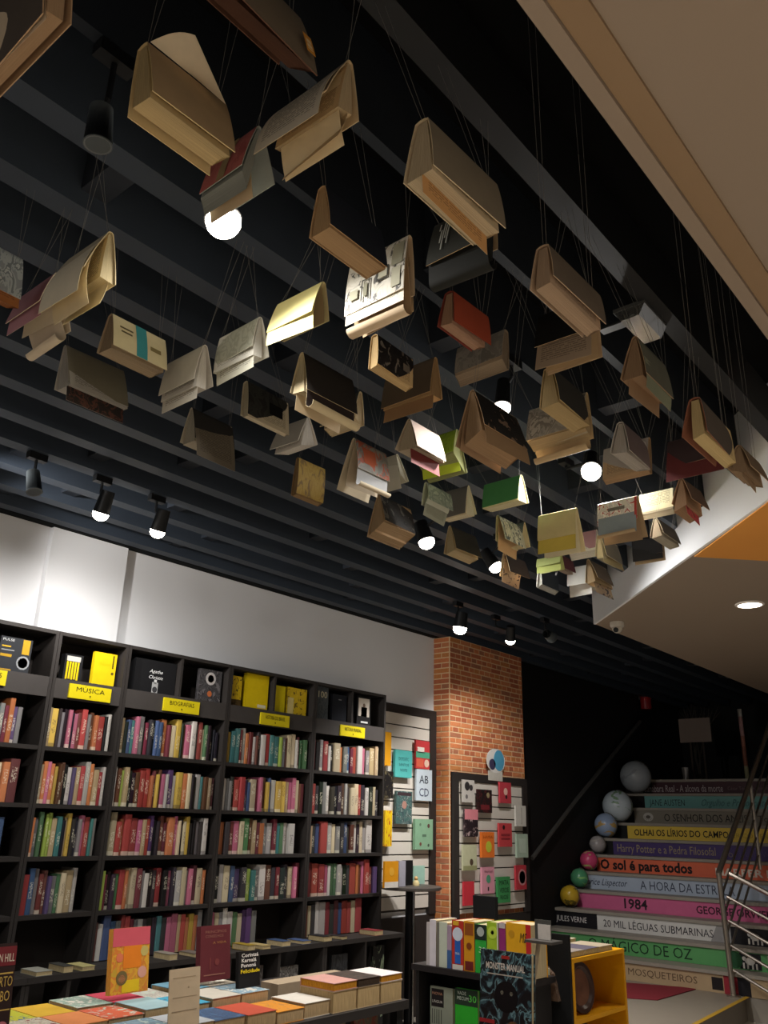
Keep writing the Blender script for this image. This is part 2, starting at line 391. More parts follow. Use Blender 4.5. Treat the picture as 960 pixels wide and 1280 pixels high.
rown = ['top', 'second', 'third', 'fourth', 'bottom']
for bay in range(5):
    for row in range(5):
        s = ROWS[bay][row]
        if not s: continue
        y0, y1 = YU[bay]+.026, YU[bay+1]-.026
        zf = (ROWZ+[ZL])[row]; hmax = .255
        fill = FILL.get((bay, row), .985)
        ws = [(1.55 if ch.isupper() else 1.0)*random.uniform(.72, 1.25) for ch in s]
        sc = (y1-y0)*fill/sum(ws); y = y0+.002
        if bay == 0: y0b = y
        lean_from = len(s) if fill > .96 else len(s)-4
        for j, ch in enumerate(s):
            wd = ws[j]*sc
            h = random.choice([.195, .205, .21, .21, .215, .225, .235]) * (1.06 if ch.isupper() else 1)
            h = min(h, hmax); c = list(lin(COL[ch.lower()])[:3]); f = random.uniform(.5, .92); c = [min(.9, v*f+random.uniform(-.01, .01)) for v in c]
            mg = sum(c)/3; c = [max(.004, v*.8+mg*.2) for v in c]
            lean = 0
            if j >= lean_from and fill < .96: lean = -.05-.03*(j-lean_from)*.5 if False else random.uniform(-.05, .0)
            dep = random.uniform(.13, .155); fr = SX-.02-random.uniform(0, .025)
            if row == 4: fr = SX-.03
            dist = math.hypot(fr, y)
            allb.append((wd*h/(dist*dist)*(0.35 if row == 4 else 1), bay, row, j, len(s), ch.lower(), fr, y, wd, dep, h, zf, lean, c)); y += wd
allb.sort(key=lambda q: -q[0])
stf = MB(); stc = []
for i, (_, bay, row, j, n, ch, fr, y, wd, dep, h, zf, lean, c) in enumerate(allb):
    if i < 300:
        o = bpy.data.objects.new('shelf_book', BME); C.objects.link(o)
        o.location = (fr, y+wd/2, zf+.0005); o.scale = (dep, wd*.965, h); o.color = (*c, 1)
        sz = 'thick' if wd > .04 else 'slim' if wd < .024 else 'mid-sized'
        tag(o, '%s %s book, %s from the left on the %s shelf, %s bay' % (sz, NAMES[ch], ordn(j+1), rown[row], bays[bay]), 'book', 'books on the bookcase shelves')
    else:
        a = len(stf.f); yy = y+wd*.02
        stf.box((fr-dep, yy, zf+.0005), (fr-.004, y+wd*.98, zf+h)); stf.prism([(fr-.004, yy, zf+.0005), (fr, yy+wd*.2, zf+.0005), (fr, y+wd*.78, zf+.0005), (fr-.004, y+wd*.98, zf+.0005)], (0, 0, h))
        for q in range(len(stf.f)-a): stc.append(c)
o = stf.build('shelf_books', [FARC]); tag(o, 'remaining rows of paperbacks on the farther shelves', 'books', None, 'stuff')
ca = o.data.color_attributes.new('spine', 'FLOAT_COLOR', 'CORNER'); flat = []
for p, c in zip(o.data.polygons, stc):
    for _ in p.loop_indices: flat += [*c, 1]
ca.data.foreach_set('color', flat)

# ================================================================ TRACK LIGHTS
GLOW = emit('fff4e2', 14)
LBLK = pm('101113', .45, 0, .2, 20); LOFF = pm('6a6e70', .35, .3)
ZTR = ZJ-.004
def track(px, X=None, y0=-1, y1=9):
    return MB().box((px-.017, y0, ZTR-.03), (px+.017, y1, ZTR)).build('track', LBLK)
tracks = {}
def lamp(px, py, dist_z, aim, label, on=True, r=.05, energy=1.0, ang=150, cyl=.13, tx=None):
    """track spot: adaptor on the joist, stem, head, glowing lens"""
    return lamp_at(onZ(px, py, H+dist_z), aim, label, on, r, energy, ang, cyl, tx)
def lamp_at(P, aim, label, on=True, r=.05, energy=1.0, ang=150, cyl=.13, tx=None):
    A = (Vector(aim)-P).normalized()
    back = P-A*cyl
    top = Vector((min(JX, key=lambda q: abs(q-back.x)) if tx is None else tx, back.y, ZTR))
    e = empty('track_spotlight', top, label, 'spotlight', 'track spotlights on the ceiling')
    MB().box((top.x-.02, top.y-.05, ZTR-.035), (top.x+.02, top.y+.05, ZTR+.002)).build('adaptor', LBLK, e)
    yk = P-A*cyl*.6
    MB().path([top+Vector((0, 0, -.03)), Vector((top.x, top.y, min(ZTR-.05, yk.z+.06))), yk+Vector((0, 0, .005))], .008, 6).build('stem', LBLK, e)
    h = MB(); h.tube(back, P-A*.012, r*.82, 20, 0, r*.98, on); h.tube(P-A*.012, P-A*.004, r*.98, 20, 0, r*1.04)
    h.build('lamp_head', LBLK if on else pm('4a5053', .5), e, True)
    g = MB(); n = 20; a = A.orthogonal().normalized(); b = A.cross(a)
    rings = [(r*.96, -.003), (r*.92, r*.35), (r*.75, r*.62), (r*.42, r*.84), (0, r*.92)] if on else [(r*.96, -.003), (r*.86, -.004), (r*.6, -.02), (0, -.022)]
    for (r0, h0), (r1, h1) in zip(rings, rings[1:]):
        for i in range(n):
            t0, t1 = 2*math.pi*i/n, 2*math.pi*(i+1)/n
            q = [P+A*h0+(a*math.cos(t0)+b*math.sin(t0))*r0, P+A*h0+(a*math.cos(t1)+b*math.sin(t1))*r0, P+A*h1+(a*math.cos(t1)+b*math.sin(t1))*r1, P+A*h1+(a*math.cos(t0)+b*math.sin(t0))*r1]
            g.face(q if r1 else q[:3])
    g.build('lens', GLOW if on else LOFF, e, True)
    if on:
        l = bpy.data.lights.new('spot_beam', 'SPOT'); l.energy = LAMP_W*energy; l.spot_size = math.radians(ang); l.spot_blend = .7; l.shadow_soft_size = .035; l.color = (1, .97, .93)
        lo = bpy.data.objects.new('spot_beam', l); C.objects.link(lo); lo.location = P+A*(r+.012); lo.rotation_euler = A.to_track_quat('-Z', 'Y').to_euler(); put(lo, e)
    return P
lamp(279, 276, 1.58, (-1.35, 1.3, H+.2), 'lit track spotlight glowing beside the pink covered hanging book', r=.052, energy=.42)
lamp(628, 509, 1.55, (-1.5, 2.2, H-.2), 'lit track spotlight glowing above the green hanging book', r=.034, energy=.45)
lamp(739, 589, 1.64, (-1.3, 2.6, H+.2), 'lit track spotlight glowing left of the grey cloth hanging books', r=.05, energy=1.2)
lamp(533, 677, 1.58, (-2.2, 4.0, H-.6), 'lit track spotlight below the dark portrait hanging book', r=.05, energy=1.0)
lamp(619, 708, 1.58, (-2.0, 4.8, H+.15), 'small lit spotlight hidden half behind the hanging books near the fascia', r=.045, energy=1.7)
lamp(126, 642, 1.55, (-4.75, 2.35, H-.3), 'lit spotlight left of a twin, shining above the music bay', r=.045, energy=.48)
lamp(197, 664, 1.55, (-4.8, 2.8, H-.3), 'lit spotlight right of a twin, shining above the music bay', r=.045, energy=.48)
lamp(575, 785, 1.55, (-4.35, 5.7, H-.6), 'lit spotlight glowing in front of the brick pillar top', r=.06, energy=1.7, ang=105)
lamp(638, 800, 1.55, (-4.6, 7.3, H-.2), 'lit spotlight turned sideways near the right edge of the brick pillar', r=.045, energy=1.0, ang=105)
lamp(122, 183, 1.50, (-1.62, 1.0, H-2), 'unlit black cylinder spotlight hanging near the top left', on=False, r=.034, cyl=.11)
lamp(43, 616, 1.55, (-3.6, 2.0, H+.3), 'unlit grey spotlight left of the two lit ones above the wall', on=False, r=.04)
lamp(690, 797, 1.62, (-4.0, 8.5, H+1.45), 'unlit dark spotlight lying flat under the far joists', on=False, r=.05)
# added, unseen spotlights outside the frame, brightening the bookcases and the grey wall
for x, y, aim, lab in ((-2.17, -.35, (-4.9, 2.7, H-.3), 'added unseen spotlight outside the frame aimed at the music bay'), (-2.48, -.9, (-4.9, 3.7, H-.4), 'added unseen spotlight outside the frame aimed at the biography bay'), (-4.10, 1.25, (-5.1, 5.2, H+1.25), 'added unseen spotlight outside the frame washing the grey wall')):
    lamp_at(Vector((x, y, H+1.6)), aim, lab, energy=1.45 if 'wash' in lab else .75, ang=56)
# ================================================================ HANGING BOOKS
STR = pm('6f6d69', .7)
def flat2(p, c, curl, n=10):
    """quadratic sheet profile in the end plane from p to c with a bow"""
    p = Vector(p); c = Vector(c); d = c-p; m = (p+c)/2 + Vector((-d.y, d.x))*curl
    return [p*(1-t)**2 + m*2*t*(1-t) + c*t*t for t in [i/n for i in range(n+1)]]
def roll2(prof, rad, turn, n=8):
    d = (prof[-1]-prof[-2]).normalized(); s = 1 if rad > 0 else -1; r = abs(rad); cpt = prof[-1]+Vector((-d.y, d.x))*s*r; v = prof[-1]-cpt; out = list(prof)
    for i in range(1, n+1):
        t = s*turn*i/n; out.append(cpt+Vector((v.x*math.cos(t)-v.y*math.sin(t), v.x*math.sin(t)+v.y*math.cos(t))))
    return out
def sheetmesh(prof, prof2, tofn, L0, L1, th, mi_out=0, mi_in=1, seg=5, mb=None):
    """extrude a 2D profile along the spine between L0 and L1 (profile blends to prof2), thickness th"""
    mb = mb or MB(); n = len(prof)
    def nrm(P, i):
        d = P[min(i+1, n-1)]-P[max(i-1, 0)]; d = d.normalized() if d.length > 1e-9 else Vector((0, -1)); return Vector((-d.y, d.x))
    def pt(i, k, off):
        t = k/seg; P = prof[i]*(1-t)+prof2[i]*t; N = (nrm(prof, i)*(1-t)+nrm(prof2, i)*t); return tofn(P+N*off, L0+(L1-L0)*t)
    vs = [i/(n-1) for i in range(n)]
    for k in range(seg):
        for i in range(n-1):
            a = (k/seg, 1-vs[i]); b = ((k+1)/seg, 1-vs[i]); c = ((k+1)/seg, 1-vs[i+1]); d = (k/seg, 1-vs[i+1])
            mb.face((pt(i, k, th), pt(i, k+1, th), pt(i+1, k+1, th), pt(i+1, k, th)), mi_out, [a, b, c, d])
            mb.face((pt(i, k, 0), pt(i+1, k, 0), pt(i+1, k+1, 0), pt(i, k+1, 0)), mi_in, [a, d, c, b])
    for i in range(n-1):
        mb.face((pt(i, 0, 0), pt(i, 0, th), pt(i+1, 0, th), pt(i+1, 0, 0)), mi_in)
        mb.face((pt(i, seg, th), pt(i, seg, 0), pt(i+1, seg, 0), pt(i+1, seg, th)), mi_in)
    for i in (0, n-1):
        for k in range(seg): mb.face((pt(i, k, 0), pt(i, k, th), pt(i, k+1, th), pt(i, k+1, 0)), mi_in)
    return mb
def MT(k):
    """material key: hex = plain paper/cover, T:hex = printed page, A:h,h,h = art"""
    if not isinstance(k, str): return k
    if k[:2] == 'T:': return text_mat(k[2:])
    if k[:2] == 'A:':
        c = k[2:].split(','); return art_mat(c, 4.5, .5, len(_m)*.37)
    return pm(k, .75, 0, .10, 25, .2)
def ds(k, a=.26, g=1.07):
    """pull a colour key towards grey and scale its brightness"""
    if not isinstance(k, str): return k
    pre = k[:2] if k[1:2] == ':' else ''
    out = []
    for h in k[len(pre):].split(','):
        v = [int(h[i:i+2], 16) for i in (0, 2, 4)]
        if max(v)-min(v) < 95: m = sum(v)/3; v = [min(255, int((x*(1-a)+m*a)*g)) for x in v]
        out.append('%02x%02x%02x' % tuple(v))
    return pre+','.join(out)
nbook = [0]; HBS_ALL = []
class _HB(dict):
    def __missing__(s, k): return [b for l, b in HBS_ALL if k in l][0]
HBS = _HB()
def hbook(ty, p1, p2, c1, c2, m, sheets, cover, label, z=None, page='c8b48e', inner=None, extra=None, curl=.05, th=.0022, sp=.012, bow=0):
    """open book hung over strings: ridge p1->p2, near-end lower corners c1 (camera side) c2 (far side), page block m=(m1,m2)"""
    random.seed(nbook[0]*13+5); nbook[0] += 1
    cover, page, inner = ds(cover), ds(page), ds(inner)
    e_ = Vector((0, 1, 0)) if ty == 'Y' else Vector((-1, 0, 0)); o_ = Vector((1, 0, 0)) if ty == 'Y' else Vector((0, -1, 0))
    r1, r2 = ray(*p1), ray(*p2)
    if z is None:
        q = r1/r1.z-r2/r2.z; z = max(1.22, min(1.56, .215/max(1e-6, q.length)))
    P = CAM+r1*(z/r1.z)
    # length: point of the spine line closest to the second ray
    r2n = r2.normalized(); w0 = P-CAM; bb = e_.dot(r2n); L = (bb*w0.dot(r2n)-w0.dot(e_))/(1-bb*bb)
    L = max(.16, min(.30, L))
    def ep(px, lim=.21):
        d = ray(*px); Q = CAM+d*((P-CAM).dot(e_)/d.dot(e_)); v = Q-P; v2 = Vector((v.dot(o_), v.z))
        if v2.length > lim: v2 *= lim/v2.length
        if v2.length < .05: v2 *= .05/max(1e-4, v2.length)
        if v2.y > -.02: v2.y = -.02
        return v2
    tofn = lambda v, l: P + o_*v.x + Z_*v.y + e_*l
    E = empty('hanging_book', P+e_*L/2, label, 'book', 'open books hung on strings from the ceiling')
    k1, k2 = ep(c1), ep(c2)
    tw = random.uniform(-.012, .012)
    t2 = lambda prof, a: [q+Vector((a*(i/(len(prof)-1)), 0)) for i, q in enumerate(prof)]
    ci = inner or page
    # cover: far flap, spine strip, camera-side flap (outer faces to the outside)
    f1 = flat2((sp/2, 0), k1, curl); f2 = flat2((-sp/2, 0), k2, -curl*.6)
    prof = list(reversed(f2))+[Vector((-sp/6, .003)), Vector((sp/6, .003))]+f1
    mats = [MT(cover), MT(ci)]
    sheetmesh(prof, t2(prof, tw), tofn, 0, L, th, 0, 1).build('cover', mats, E, True)
    if m:
        a, b = ep(m[0], .195), ep(m[1], .195)
        if a.x < b.x: a, b = b, a
        ht = -.002; mb = MB(); seg = 6
        A1 = flat2((sp*.38, ht), a, .02, 6); B1 = flat2((-sp*.38, ht), b, -.02, 6); l0, l1 = .003, L-.003
        for k in range(6):
            for (p, q, fl) in ((A1, B1, 0),):
                u0, u1 = k/6, (k+1)/6
                mb.face((tofn(p[k], l0), tofn(p[k+1], l0), tofn(q[k+1], l0), tofn(q[k], l0)), 0, [(1, u0), (1, u1), (0, u1), (0, u0)])
                mb.face((tofn(q[k], l1), tofn(q[k+1], l1), tofn(p[k+1], l1), tofn(p[k], l1)), 0, [(0, u0), (0, u1), (1, u1), (1, u0)])
            mb.face((tofn(A1[k+1], l0), tofn(A1[k], l0), tofn(A1[k], l1), tofn(A1[k+1], l1)), 1, [(0, 1-(k+1)/6), (0, 1-k/6), (1, 1-k/6), (1, 1-(k+1)/6)])
            mb.face((tofn(B1[k], l0), tofn(B1[k+1], l0), tofn(B1[k+1], l1), tofn(B1[k], l1)), 1, [(0, 1-k/6), (0, 1-(k+1)/6), (1, 1-(k+1)/6), (1, 1-k/6)])
        # fore-edge, slightly hollow
        mid = (a+b)/2 + Vector((0, .006)); fe = [a, a*.5+mid*.5+Vector((0, .001)), mid, b*.5+mid*.5+Vector((0, .001)), b]
        for k in range(4):
            mb.face((tofn(fe[k+1], l0), tofn(fe[k], l0), tofn(fe[k], l1), tofn(fe[k+1], l1)), 0, [((k+1)/4, 0), (k/4, 0), (k/4, .3), ((k+1)/4, .3)])
        mb.face((tofn(A1[0], l0), tofn(B1[0], l0), tofn(B1[0], l1), tofn(A1[0], l1)), 0)
        mb.build('page_block', [edge_mat(page), text_mat(page)], E, True)
    for i, s in enumerate(sheets):
        px, cu, rad, mk = (list(s)+[0, None])[:4] if len(s) < 4 else s
        v = ep(px, .22); pr = flat2((sp*.2, -.003), v, cu)
        if rad: pr = roll2(pr, rad, 3.4)
        mo = MT(ds(mk)) if mk else text_mat(page); a = random.uniform(-.02, .02)
        sheetmesh(pr, t2(pr, a), tofn, .004+.004*i, L-.004-.003*i, .0008, 0, 1).build('loose_page', [mo, MT(page)], E, True)
    # strings: a loop at each end of the ridge
    jx = JX+[-.955]
    for l in (.012, L-.012):
        B = tofn(Vector((0, .004)), l)
        xj = min(jx, key=lambda q: abs(q-B.x)); dx = xj-B.x if abs(xj-B.x) < .16 else 0
        tx = B.x+dx+random.uniform(-.01, .01); dy = random.uniform(-.03, .03)
        mb = MB(); lo = Vector((B.x, B.y, B.z))
        on_j = abs(tx-xj) < .05; zt = ZJ+.004 if on_j else ZD-.001
        for sgn in (-1, 1):
            mb.tube(lo+o_*sgn*.004, Vector((tx+sgn*.006, B.y+dy+sgn*.010, zt)), .0005, 4)
        mb.tube(lo-o_*.0045, lo+o_*.0045, .0006, 4); mb.build('string', STR, E)
    HBS_ALL.append((label, (E, P, e_, o_, L, k1, tofn, sp, curl)))
    return E, P, e_, o_, L, k1, tofn
HB = hbook
DK = '23211f'
# (type, ridge near, ridge far, camera-side corner, far-side corner, page block corners, loose pages, cover, label)
HB('Y', (178, 58), (284, 124), (190, 114), (160, 146), ((186, 120), (164, 134)), [], 'b08e62', 'thick tan hardcover with a peeled-back sheet, hanging top left', page='c9ac72', sp=.03, z=1.49)
HB('X', (78, -90), (-60, -20), (50, 38), (88, 30), ((54, 40), (80, 34)), [((60, 22), .1, 0, 'bfa98a')], '4a4038', 'large tan and brown book cut off by the top left corner', z=1.5, page='b08a62', sp=.03)
HB('Y', (262, -75), (384, 8), (292, -8), (240, -18), ((285, -2), (252, -14)), [], '6b5c49', 'brown hardcover with a small gold sticker at the top edge', page='5e3a28', z=1.5, sp=.04)
HB('X', (325, 160), (278, 198), (303, 206), (343, 230), ((304, 212), (308, 242)), [((318, 246), .12, 0, 'c9ab80')], 'A:d0746c,d47c74,c86c66', 'pink covered book with a beige band above a glowing spotlight', page='8d9088', z=1.58)
HB('X', (438, 78), (357, 132), (409, 113), (448, 151), ((424, 132), (441, 143)), [((387, 160), .16, 0, 'T:d2c7b2'), ((425, 168), -.2, 0, 'c7aa76'), ((436, 178), .18, 0, 'd2bf92')], 'b09a7c', 'big open book with long curling pages at the top centre', page='c4a678')
HB('Y', (527, 152), (608, 240), (541, 206), (505, 229), ((539, 210), (508, 229)), [((527, 239), -.06, 0, 'T:c89a66')], '6f6552', 'thick book with an orange-tan page hanging below it', z=1.36, page='c0aa84', sp=.03)
HB('Y', (402, 235), (473, 290), (412, 280), (387, 297), ((411, 283), (389, 296)), [], '1c2230', 'navy book hanging in front of the white comic page', page='b28b5c', z=1.42, sp=.02)
_b8 = HB('X', (617, 248), (543, 280), (606, 297), (622, 311), ((609, 302), (617, 330)), [((612, 322), .12, -.02, '242523')], '34362f', 'black book with white vertical lettering and a rolled dark page', page='2b2b29', z=1.52, inner='b7966a')
_b9 = HB('X', (513, 296), (438, 331), (505, 360), (518, 369), None, [((506, 374), .04, 0, 'T:e3dcc6'), ((519, 396), .06, .02, 'b08f66'), ((523, 400), -.05, 0, 'b7966c')], 'A:cbc6b4,c2bca8,c8c3b2,b5af9c,4c4a42,cfcabb', 'white comic page book with dark boxes and rolled pages', page='c9ae86', z=1.52)
HB('X', (72, 343), (28, 371), (50, 376), (88, 414), None, [((52, 393), .12, 0, 'b57886'), ((84, 417), .1, .018, 'c8b59a'), ((75, 400), -.08, 0, 'cdbfa6')], 'ae7480', 'pink book behind the bright open pages at the left', page='c9b696', z=1.5)
HB('X', (139, 292), (88, 323), (106, 333), (144, 356), ((126, 345), (143, 356)), [((98, 362), .18, 0, 'd6cbb0'), ((127, 378), -.18, 0, 'd9c79a'), ((110, 392), .25, 0, 'cdb98c')], 'b3a68a', 'bright open book with fanned cream pages at the left', page='d8c188', z=1.42)
HB('Y', (-42, 290), (28, 325), (-46, 340), (-66, 342), ((-48, 352), (-62, 352)), [], 'A:7f8688,9aa0a0,6a7274,a9adaa', 'blue-grey picture book cut off by the left edge', page='9c6238', z=1.5)
_b12 = HB('Y', (138, 394), (204, 427), (141, 431), (121, 441), ((138, 434), (123, 441)), [], 'cfc08e', 'cream book with a teal stripe across its cover', page='a58d6c', z=1.46, sp=.02)
HB('Y', (81, 433), (154, 462), (85, 478), (68, 487), ((87, 480), (70, 488)), [((81, 502), .05, 0, 'A:1d1817,241c1a,5a2f24,191514,3a2a24')], '77705a', 'dark paperback with a portrait on its lower flap, far left', page='a9a49a', z=1.42)
HB('X', (257, 433), (213, 458), (243, 473), (266, 483), ((246, 482), (258, 487)), [((247, 497), .04, 0, 'T:bdb6a4')], 'b9b09a', 'pale grey book with a printed page bent up under its cover', page='bdb6a6', z=1.42)
HB('X', (326, 398), (276, 425), (316, 432), (336, 446), ((317, 443), (328, 447)), [((318, 458), .06, 0, 'T:c6c4ae')], 'A:b1b29a,a3a48c,b5b6a0', 'pale olive book with a faint drawing, left of the yellow one', page='d2cfc0', z=1.48)
HB('Y', (239, 511), (292, 529), (243, 547), (225, 553), ((242, 550), (228, 556)), [((245, 569), .06, 0, 'T:6e6352')], '2c2a27', 'dark book hanging alone below the pale grey book', page='a59b84', z=1.5)
HB('X', (405, 354), (350, 384), (390, 389), (411, 401), None, [((393, 409), .16, 0, 'd3c57e'), ((408, 402), -.06, 0, 'a28a60')], 'd0c474', 'yellow book with a curled yellow page', page='c5b67c', z=1.5)
HB('Y', (307, 478), (361, 501), (309, 517), (301, 519), ((309, 519), (303, 521)), [], 'A:2a2926,302f2b,1d1c1b', 'black book with a jagged sun print above white pages', page='b9ab8c', z=1.42, sp=.02)
HB('X', (386, 523), (350, 529), (373, 551), (397, 556), ((377, 556), (394, 557)), [((379, 548), .1, 0, 'c2bcae')], 'b4ac9c', 'white pages fanned out below the black sun print book', page='c6c0b4', z=1.55)
HB('Y', (377, 442), (436, 479), (383, 486), (363, 491), ((379, 488), (365, 492)), [((381, 503), .12, .016, '3a2e2a'), ((366, 511), -.04, 0, 'c0a67c')], '2f2a27', 'dark brown book with a rolled flap and tan page', page='c3b184', z=1.36)
HB('X', (451, 491), (425, 499), (443, 520), (455, 532), ((445, 522), (453, 531)), [], '40433f', 'small grey-green book tucked behind the dark brown one', page='bda77c', z=1.46)
HB('Y', (372, 573), (404, 588), (370, 616), (364, 619), ((370, 617), (365, 620)), [], 'A:b79a50,bda258,b4974e,8f7440', 'mustard yellow book hanging lowest at the centre left', page='8f6f44', z=1.5, sp=.014)
HB('Y', (468, 420), (521, 440), (471, 454), (461, 461), ((470, 456), (462, 461)), [], 'A:161414,1a1817,141212,6a6258', 'black book with a pale flower print', page='c4a066', z=1.36, sp=.02)
HB('X', (545, 448), (488, 481), (538, 489), (553, 499), ((540, 492), (552, 499)), [((542, 509), -.03, 0, '9c7248')], '5a4a38', 'tan book with a brown page flap behind the black flower book', page='b48c58', z=1.46)
HB('Y', (561, 366), (605, 397), (567, 401), (547, 408), ((564, 403), (550, 407)), [], '9c4630', 'red hardcover showing pale page edges', page='a87c60', inner='7d2f22', z=1.46, sp=.026)
HB('X', (633, 414), (573, 437), (628, 444), (636, 462), ((629, 448), (635, 461)), [], 'A:6e675c,7a7266,655e54', 'grey illustrated hardcover behind the red one', page='9a8468', z=1.56, sp=.02)
HB('Y', (678, 309), (737, 378), (691, 344), (663, 362), ((687, 352), (669, 362)), [], '5b4f42', 'thick brown paperback at the right of the black lettered book', page='a88a6c', z=1.24, sp=.028)
HB('X', (743, 372), (676, 397), (738, 411), (753, 446), None, [((741, 443), .03, 0, 'T:a28a70'), ((752, 446), -.06, 0, 'b39468')], '181817', 'black book with a printed page hanging under its cover', page='b09068', z=1.44)
HB('Y', (685, 461), (729, 490), (699, 499), (675, 510), ((697, 502), (676, 511)), [], '34322e', 'grey-black thick book above the silver edged page', page='b09460', z=1.34, sp=.026)
HB('X', (734, 492), (662, 512), (730, 530), (742, 548), ((731, 532), (739, 545)), [((736, 541), .05, 0, 'T:a99a7c'), ((741, 555), .10, .018, 'b49668')], 'A:8f8a7c,a29c8c,807a6c,b5ae9c', 'open book with a printed photo and rolled tan pages', page='b39768', z=1.46)
HB('Y', (590, 489), (644, 520), (605, 530), (570, 558), ((602, 536), (580, 556)), [((574, 562), -.1, 0, 'a5805a'), ((606, 552), .1, 0, '9b7852')], 'A:201d1c,262220,1a1817,8a6a52', 'dark book with a broad tan page turned towards the viewer', page='a07c56', z=1.28)
HB('Y', (442, 549), (480, 569), (447, 584), (421, 612), None, [((444, 602), .12, .012, '8f9092'), ((430, 606), -.06, 0, 'ad9c80')], 'A:6d6a62,7a766c,a05038,5e5c56', 'illustrated grey and orange cover with a shiny rolled page', page='b5a688', z=1.42)
HB('X', (497, 569), (470, 578), (500, 589), (511, 602), ((501, 592), (509, 603)), [((503, 610), .05, 0, 'a9a592')], '8f8c7c', 'small pale book right behind the grey and orange cover', page='aca890', z=1.48)
HB('Y', (511, 525), (548, 545), (521, 557), (494, 562), ((519, 559), (497, 564)), [((513, 577), -.03, 0, '7c2c2c')], 'b59c8c', 'pale pink book with a maroon lower flap', page='a8987c', z=1.40)
HB('X', (572, 538), (526, 553), (567, 564), (584, 591), ((568, 566), (582, 591)), [((577, 588), .05, 0, 'b5c83a')], 'A:7f9a2c,8aa532,768f28', 'lime green book behind the pale pink one', page='8a8f50', z=1.52)
HB('Y', (532, 604), (564, 617), (536, 624), (527, 631), None, [((528, 643), .08, 0, 'T:8d9080'), ((531, 628), .2, 0, 'b0b4a2')], 'A:8a9488,76827a,a2aa9c', 'grey-green book with fanned pages above a spotlight', page='a9ab98', z=1.40)
HB('X', (586, 608), (562, 617), (582, 641), (596, 643), ((584, 642), (594, 645)), [], '6c6660', 'small grey book with bright page edges beside the grey-green one', page='cdbf98', z=1.57)
HB('X', (652, 595), (607, 610), (648, 623), (661, 629), ((649, 625), (659, 629)), [], '3f8a4c', 'green cloth hardcover with bright page ends', page='cfc494', z=1.52, sp=.02)
HB('Y', (473, 619), (515, 633), (481, 650), (459, 671), ((479, 652), (461, 670)), [((468, 664), -.08, 0, 'b08a5e')], 'A:33302e,3a3634,2b2928,6a665e', 'dark portrait book hanging left of a lit spotlight', page='a8875e', z=1.45)
HB('Y', (562, 658), (594, 667), (570, 685), (555, 692), ((568, 687), (557, 693)), [], '3c3833', 'dark grey book right of the lit spotlight', page='b59c70', z=1.5)
HB('Y', (622, 645), (650, 657), (631, 673), (620, 676), None, [((622, 687), -.03, 0, 'ab8458')], 'A:9a9880,b2b098,3e4a4a,8a8870', 'lettered cover book with a tan lower page near the far lights', page='b3a478', z=1.5)
HB('X', (656, 654), (640, 659), (653, 676), (663, 684), ((654, 678), (662, 684)), [], '51605c', 'narrow green-grey book right behind the lettered cover', page='b7a678', z=1.55)
HB('Y', (630, 692), (654, 702), (637, 714), (625, 720), None, [((627, 727), -.02, 0, 'A:a5835c,a5835c,a5835c,3a2420')], '4c4742', 'small dark book with a brown stamped flap, lowest far one', page='a58a60', z=1.52)
HB('Y', (793, 422), (831, 455), (807, 465), (776, 474), ((803, 468), (778, 476)), [((785, 492), -.05, 0, 'a5805a'), ((806, 482), .15, 0, '7c8468')], '5c5e50', 'tan and olive book below the clear emergency light', page='a07c58', z=1.36)
HB('Y', (775, 529), (803, 556), (786, 562), (763, 566), ((783, 565), (765, 567)), [], '6a5a58', 'grey-white thick page block over a cloth book by the bright spotlight', page='a39c92', z=1.34, sp=.02)
HB('X', (812, 548), (755, 561), (810, 583), (815, 592), ((810, 585), (814, 592)), [], '8a8076', 'grey cloth hardcover just right of the bright spotlight', page='a5825a', z=1.46, sp=.018)
HB('Y', (868, 499), (907, 541), (883, 538), (853, 546), ((880, 541), (866, 549)), [], '4a433c', 'brown hardcover with yellow page block near the white fascia', page='c0a468', inner='8a5038', z=1.05, sp=.025)
HB('X', (908, 535), (832, 543), (906, 567), (911, 580), None, [((907, 586), .05, 0, '7a3234')], '4a3a3c', 'long maroon book with a small portrait on its flap', page='9a7a62', z=1.26)
HB('Y', (923, 558), (945, 578), (938, 582), (909, 585), ((933, 590), (914, 588)), [((928, 596), -.05, 0, '9a7c5c')], '6c5a44', 'brown book against the white fascia, farthest right', page='96795a', z=1.1)
HB('Y', (851, 599), (875, 611), (864, 623), (840, 630), ((858, 630), (842, 640)), [((859, 642), -.05, 0, 'A:c23a48,c84250,bd3644,6a3a20')], '6a5040', 'brown book with a pink-red card hanging from it', page='a07854', z=1.22)
HB('X', (842, 611), (820, 615), (842, 633), (846, 641), ((842, 635), (845, 642)), [], 'T:b5b088', 'small pale yellow printed book behind the brown one', page='8a846c', z=1.45)
HB('X', (797, 621), (748, 633), (797, 648), (810, 671), None, [((797, 662), .06, .01, '7f8c90'), ((806, 674), -.03, 0, '9c7f5c')], 'A:d6ccb4,c9beb0,e6dcc8,b0463e,d8d2c2', 'colourful white and red cover with a silver lower flap', page='a2865f', z=1.36)
_b52 = HB('X', (721, 636), (675, 649), (720, 667), (732, 689), None, [((721, 685), .02, 0, 'c9b254'), ((728, 690), -.04, 0, 'd8cfa6')], 'c0ac72', 'yellow cover with a small photo on its lower flap', page='cfc08a', z=1.36)
HB('X', (702, 694), (675, 697), (700, 703), (706, 712), None, [((702, 712), .03, 0, '9aa64c')], '8f9c50', 'green page hanging below the yellow cover', page='a2a866', z=1.46)
HB('Y', (691, 690), (715, 698), (696, 706), (684, 707), ((694, 708), (686, 708)), [], '5a2630', 'small maroon book below the yellow cover', page='8a7a6c', z=1.5)
